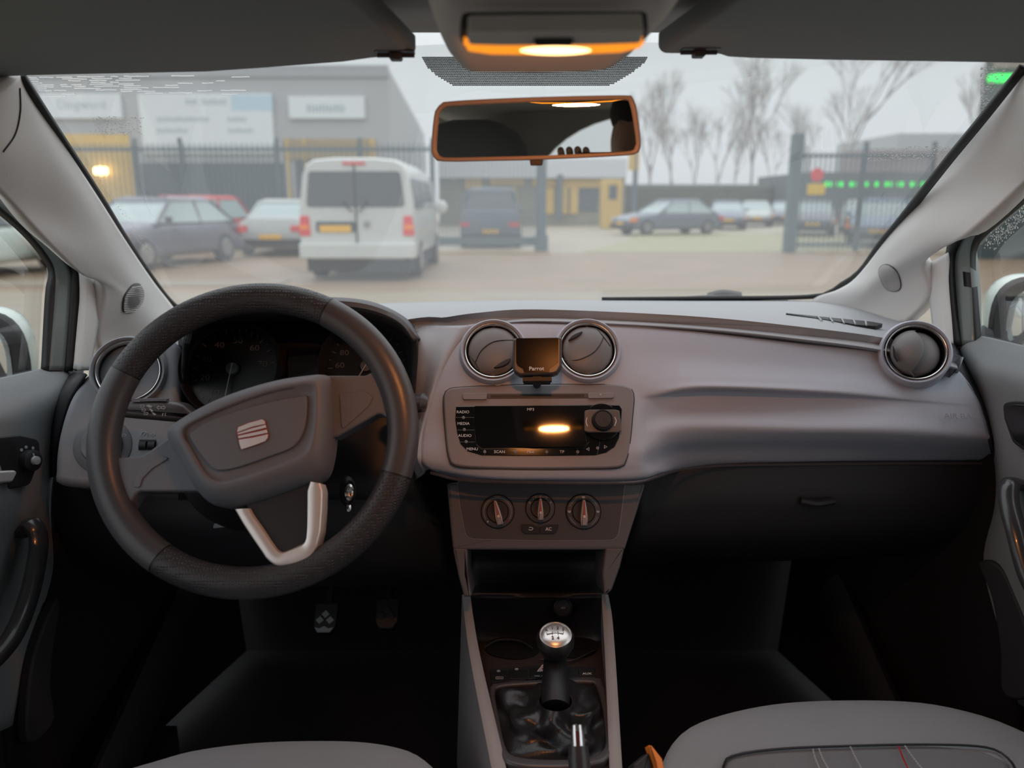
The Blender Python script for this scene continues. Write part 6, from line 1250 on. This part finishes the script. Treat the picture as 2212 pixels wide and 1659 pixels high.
def pedal(label, px, py, y, wpx, m):
    c = P(px, py, y); f_ = Fr(c, (0, -.62, .62)); w_ = wpx / 1660 * y / 2; q = B(); root = thing('pedal', label, 'pedal', at=c)
    q.prism(rpoly([(-w_ * 1.05, .028), (w_ * 1.05, .028), (w_ * .98, -.012), (w_ * .6, -.024), (-w_ * .6, -.024), (-w_ * .98, -.012)], .006), -.008, .002, f_.M, bev=.002); pad_ = q.build('pad', M['black'], root)
    q = B()
    for cx_, cy_ in ((-.45, -.1), (.45, -.1), (0, .42), (-.9, .42), (.9, .42)):
        r_ = w_ * .36; 
        if abs(cx_) > .6: continue
        q.prism([(cx_ * w_ - r_, cy_ * w_), (cx_ * w_, cy_ * w_ - r_), (cx_ * w_ + r_, cy_ * w_), (cx_ * w_, cy_ * w_ + r_)], .001, .0045, f_.M, bev=.001)
    q.prism([(-w_ * .55, -.022), (w_ * .55, -.022), (w_ * .85, -.014), (w_ * .4, -.016), (0, -.012), (-w_ * .4, -.016), (-w_ * .85, -.014)], .001, .004, f_.M); q.build('tread', m, pad_)
    q = B(); q.tube([c + Vector((0, .01, 0)), c + Vector((0, .12, .10)), c + Vector((0, .18, .35))], .008, 8); q.build('arm', M['black'], root)
pedal('clutch pedal pad with diamond tread below the steering wheel', 703, 1338, 1.18, 54, mat('pedal_grey', (.30, .30, .31), .5))
pedal('brake pedal, darker, right of the diamond tread pedal', 836, 1328, 1.20, 54, M['dark'])
# ================================================================ SEATS
def seat(label, x0, yf, zt, prof, sgn):
    """front edge profile is traced, the cushion runs back under the camera"""
    root = thing('front_seat', label, 'car seat', at=(x0, .5, .3)); rows = []
    f_ = [PZ(a, b_, zt) for a, b_ in prof]; xc = sum(p.x for p in f_) / len(f_)
    n = 40; fl_ = spl(f_, n); L = []
    def row(back, dz, sc_=1.0):
        o = []
        for i, p in enumerate(fl_): o.append(Vector((xc + (p.x - xc) * sc_, p.y - back * (1), p.z + dz)))
        return o
    q = B(); A = [row(.03, -.20), row(-.006, -.17), row(-.014, -.10), row(-.012, -.05), row(-.004, -.018), row(.010, -.003), row(.03, .002), row(.08, .0), row(.2, -.008), row(.35, -.02), row(.5, -.03)]
    V = [p for r in A for p in r]; q.add(V, [(j * n + i, j * n + i + 1, (j + 1) * n + i + 1, (j + 1) * n + i) for j in range(len(A) - 1) for i in range(n - 1)]); cu = q.build('cushion', M['seat'], root, solid=.03, smooth=80)
    # backrest and headrest behind the camera, seen in the mirror
    xb = (.33 if sgn > 0 else -.30); q = B(); q.loops([[(xb + (.235 - .04 * abs(t - .3)) * math.copysign(abs(c) ** .5, c), .24 - .30 * t + (.055 + .0 * t) * math.copysign(abs(s_) ** .6, s_), .60 + .58 * t) for c, s_ in [(math.cos(2 * PI * i / 32), math.sin(2 * PI * i / 32)) for i in range(32)]] for t in (0, .25, .5, .75, .93, 1)]); q.build('backrest', M['seat'], root, bevel=0, smooth=60)
    q = B(); q.loops([[(xb + .135 * k * math.copysign(abs(c) ** .8, c), -.09 - .02 * t + .05 * k * math.copysign(abs(s_) ** .8, s_), 1.16 + .175 * t) for c, s_ in [(math.cos(2 * PI * i / 28), math.sin(2 * PI * i / 28)) for i in range(28)]] for t, k in ((0, .8), (.08, .97), (.45, 1), (.7, .93), (.85, .78), (.95, .55), (1, .28))]); q.build('headrest', M['seatin'], root, smooth=70)
    return root, zt, cu
PD = [(150, 1740), (200, 1690), (270, 1650), (340, 1628), (430, 1604), (560, 1588), (700, 1584), (800, 1588), (880, 1604), (925, 1630), (955, 1665), (975, 1720)]
PP = [(1410, 1740), (1425, 1670), (1440, 1610), (1480, 1560), (1560, 1528), (1680, 1505), (1830, 1498), (1980, 1503), (2100, 1527), (2190, 1560), (2260, 1600), (2320, 1680)]
seat('grey cloth driver seat cushion below the steering wheel', 0, 0, .625, PD, -1)
sp, zt, cu = seat('grey cloth passenger seat cushion with light stitching lines', 0, 0, .635, PP, 1)
Fp = Fr((0, .7, zt + .002), (0, 0, 1))
def surf(px, py, dz=.0035): p = PZ(px, py, zt + dz); return p
q = B(); q.tube(spl([surf(1560, 1680), surf(1565, 1650), surf(1585, 1632), surf(1680, 1618), surf(1830, 1611), surf(2000, 1608), surf(2130, 1614), surf(2180, 1640), surf(2200, 1680)], 50), .0014, 5); q.build('seam', M['black'], cu)
for ln, m in (([(1756, 1618), (1762, 1640), (1775, 1670)], 'greyprint'), ([(1769, 1617), (1778, 1640), (1795, 1670)], 'greyprint'), ([(1837, 1613), (1850, 1640), (1866, 1670)], 'greyprint'), ([(1941, 1612), (1952, 1640), (1966, 1668)], 'red'), ([(1955, 1611), (1970, 1633), (1998, 1668)], 'greyprint')):
    q = B(); pts = [surf(*p, .004) for p in ln]; pts = spl(pts, 13)
    for k in range(0, 12): q.tube([pts[k], pts[k].lerp(pts[k + 1], .7)], .0009, 4)
    o = q.build('stitching', M[m], cu); o['kind'] = 'stuff'
tc_ = bvh(cu); rows = []
for j in range(10):
    py = 1611 + j * 9; t = j / 9; xl, xr = 1600 - 40 * min(1, t * 2.5), 2120 + 60 * min(1, t * 2.5); r = []
    for i in range(40):
        px = xl + (xr - xl) * i / 39; c = abs(i / 39 - .5) * 2; yy = py + (1 - t) * 14 * c ** 2.5; h_ = hit(tc_, px, yy, .0012); r.append(h_[0] if h_ else surf(px, yy))
    rows.append(r)
q = B(); q.add([p for r in rows for p in r], [(j * 40 + i, j * 40 + i + 1, (j + 1) * 40 + i + 1, (j + 1) * 40 + i) for j in range(9) for i in range(39)]); q.build('centre_insert', M['seatin'], cu, solid=.0005)
# belt buckle with orange edge beside the passenger seat
q = B(); f_ = Fr(P(1412, 1638, .70), (.2, -.6, .7)); q.prism(rpoly(f_.pl([(1398, 1610), (1406, 1612), (1428, 1640), (1440, 1700), (1420, 1700), (1412, 1650)]), .002), -.008, .004, f_.M, bev=.002); bk = tag(q.build('belt_buckle', M['orange']), 'orange edged belt buckle between the console and the passenger seat', 'belt buckle')
q = B(); q.prism(rpoly(f_.pl([(1370, 1650), (1404, 1622), (1418, 1660), (1425, 1720), (1370, 1720)]), .003), -.02, -.002, f_.M, bev=.003); q.build('housing', M['dark'], bk)

# ================================================================ THE PHOTOGRAPHER (seen in the interior mirror)
def skin(name, pts, edges, m, parent=None, root=0, sub=2):
    me = bpy.data.meshes.new(name); me.from_pydata([p[:3] for p in pts], edges, []); o = bpy.data.objects.new(name, me); COL.objects.link(o)
    o.modifiers.new('skin', 'SKIN')
    if not me.skin_vertices:
        bm = bmesh.new(); bm.from_mesh(me); bm.verts.layers.skin.verify(); bm.to_mesh(me); bm.free()
    for i, p in enumerate(pts):
        r = p[3] if isinstance(p[3], tuple) else (p[3], p[3]); me.skin_vertices[0].data[i].radius = r
    me.skin_vertices[0].data[root].use_root = True
    s_ = o.modifiers.new('round', 'SUBSURF'); s_.levels = sub; s_.render_levels = sub; me.materials.append(m)
    if parent: o.parent = parent
    return o
M['skin'] = mat('skin', (.42, .24, .17), .55); M['hair'] = mat('dark_hair', (.018, .014, .012), .8); M['jacket'] = mat('dark_jacket', (.02, .02, .025), .85)
hx = .055; ps = [(hx, -.78, .62, .15), (hx, -.72, .82, .14), (hx, -.62, 1.0, .14), (hx, -.52, 1.10, .07), (hx, -.46, 1.15, .055), (hx, -.43, 1.20, .062), (hx, -.415, 1.27, .078), (hx, -.41, 1.34, .074), (hx, -.415, 1.385, .05),
    (hx, -.335, 1.265, .012), (hx - .082, -.42, 1.27, .014), (hx + .082, -.42, 1.27, .014)]
ed = [(0, 1), (1, 2), (2, 3), (3, 4), (4, 5), (5, 6), (6, 7), (7, 8), (6, 9), (6, 10), (6, 11)]
for s_ in (-1, 1):
    wx = hx + s_ * .11 if s_ > 0 else -.075
    k = len(ps); ps += [(hx + s_ * .19, -.62, 1.03, .062), (hx + s_ * .25, -.42, .88, .045), (hx + s_ * .22, -.30, .95, .04) if s_ > 0 else (-.16, -.24, 1.0, .04), (.18 if s_ > 0 else -.095, -.085, 1.165, .026), (.155 if s_ > 0 else -.075, -.055, 1.205, (.030, .018)), (.15 if s_ > 0 else -.06, -.045, 1.235, (.030, .016))]
    ed += [(2, k), (k, k + 1), (k + 1, k + 2), (k + 2, k + 3), (k + 3, k + 4), (k + 4, k + 5)]
    for f in range(4):
        bx_ = (.118 + f * .017) if s_ > 0 else (-.035 - f * .017); ln = (0, .004, .002, -.006)[f]; j = len(ps)
        ps += [(bx_, -.040, 1.252 + ln, .0085), (bx_, -.026, 1.272 + ln * .6, .008), (bx_, -.012, 1.277, .0072)]; ed += [(k + 5, j), (j, j + 1), (j + 1, j + 2)]
    j = len(ps); tx = .112 if s_ > 0 else -.03; ps += [((.14 if s_ > 0 else -.055), -.045, 1.205, .010), (tx, -.028, 1.208, .009), (tx - s_ * .012, -.016, 1.212, .008)]; ed += [(k + 4, j), (j, j + 1), (j + 1, j + 2)]
pr = thing('person', 'person sitting behind the front seats holding up a phone, seen only in the mirror', 'person')
skin('body', ps, ed, M['skin'], pr)
ja = [(hx, -.78, .60, .17), (hx, -.72, .82, .165), (hx, -.62, 1.0, .16), (hx, -.53, 1.10, .10)]; je = [(0, 1), (1, 2), (2, 3)]
for s_ in (-1, 1):
    k = len(ja); ja += [(hx + s_ * .19, -.62, 1.03, .080), (hx + s_ * .25, -.42, .88, .060), (hx + s_ * .22, -.30, .95, .052) if s_ > 0 else (-.16, -.24, 1.0, .052), (.182 if s_ > 0 else -.105, -.105, 1.14, .036)]; je += [(2, k), (k, k + 1), (k + 1, k + 2), (k + 2, k + 3)]
skin('jacket', ja, je, M['jacket'], pr)
q = B(); q.ell((hx, -.425, 1.345), (.086, .092, .072), None, 28, 18); q.ell((hx, -.455, 1.30), (.082, .070, .075), None, 28, 18); q.build('hair', M['hair'], pr, smooth=80)
for s_ in (-1, 1): q = B(); q.ell((hx + s_ * .03, -.347, 1.29), (.012, .008, .008)); q.build('eye', M['white'], pr)
q = B(); q.ell((hx, -.352, 1.225), (.024, .008, .006)); q.build('mouth', mat('lips', (.35, .13, .11), .5), pr)
ph = B(); ph.prism(rect(-.045, -.035, .125, .042, .009), -.009, 0, Fr((0, -.010, 1.235), (0, 1, 0), (-1, 0, 0)).M, bev=.001) if False else ph.box(-.045, -.019, 1.212, .125, -.010, 1.270)
tag(ph.build('phone', M['gloss'], bevel=.003), 'black phone held level in both hands by the photographer', 'phone')
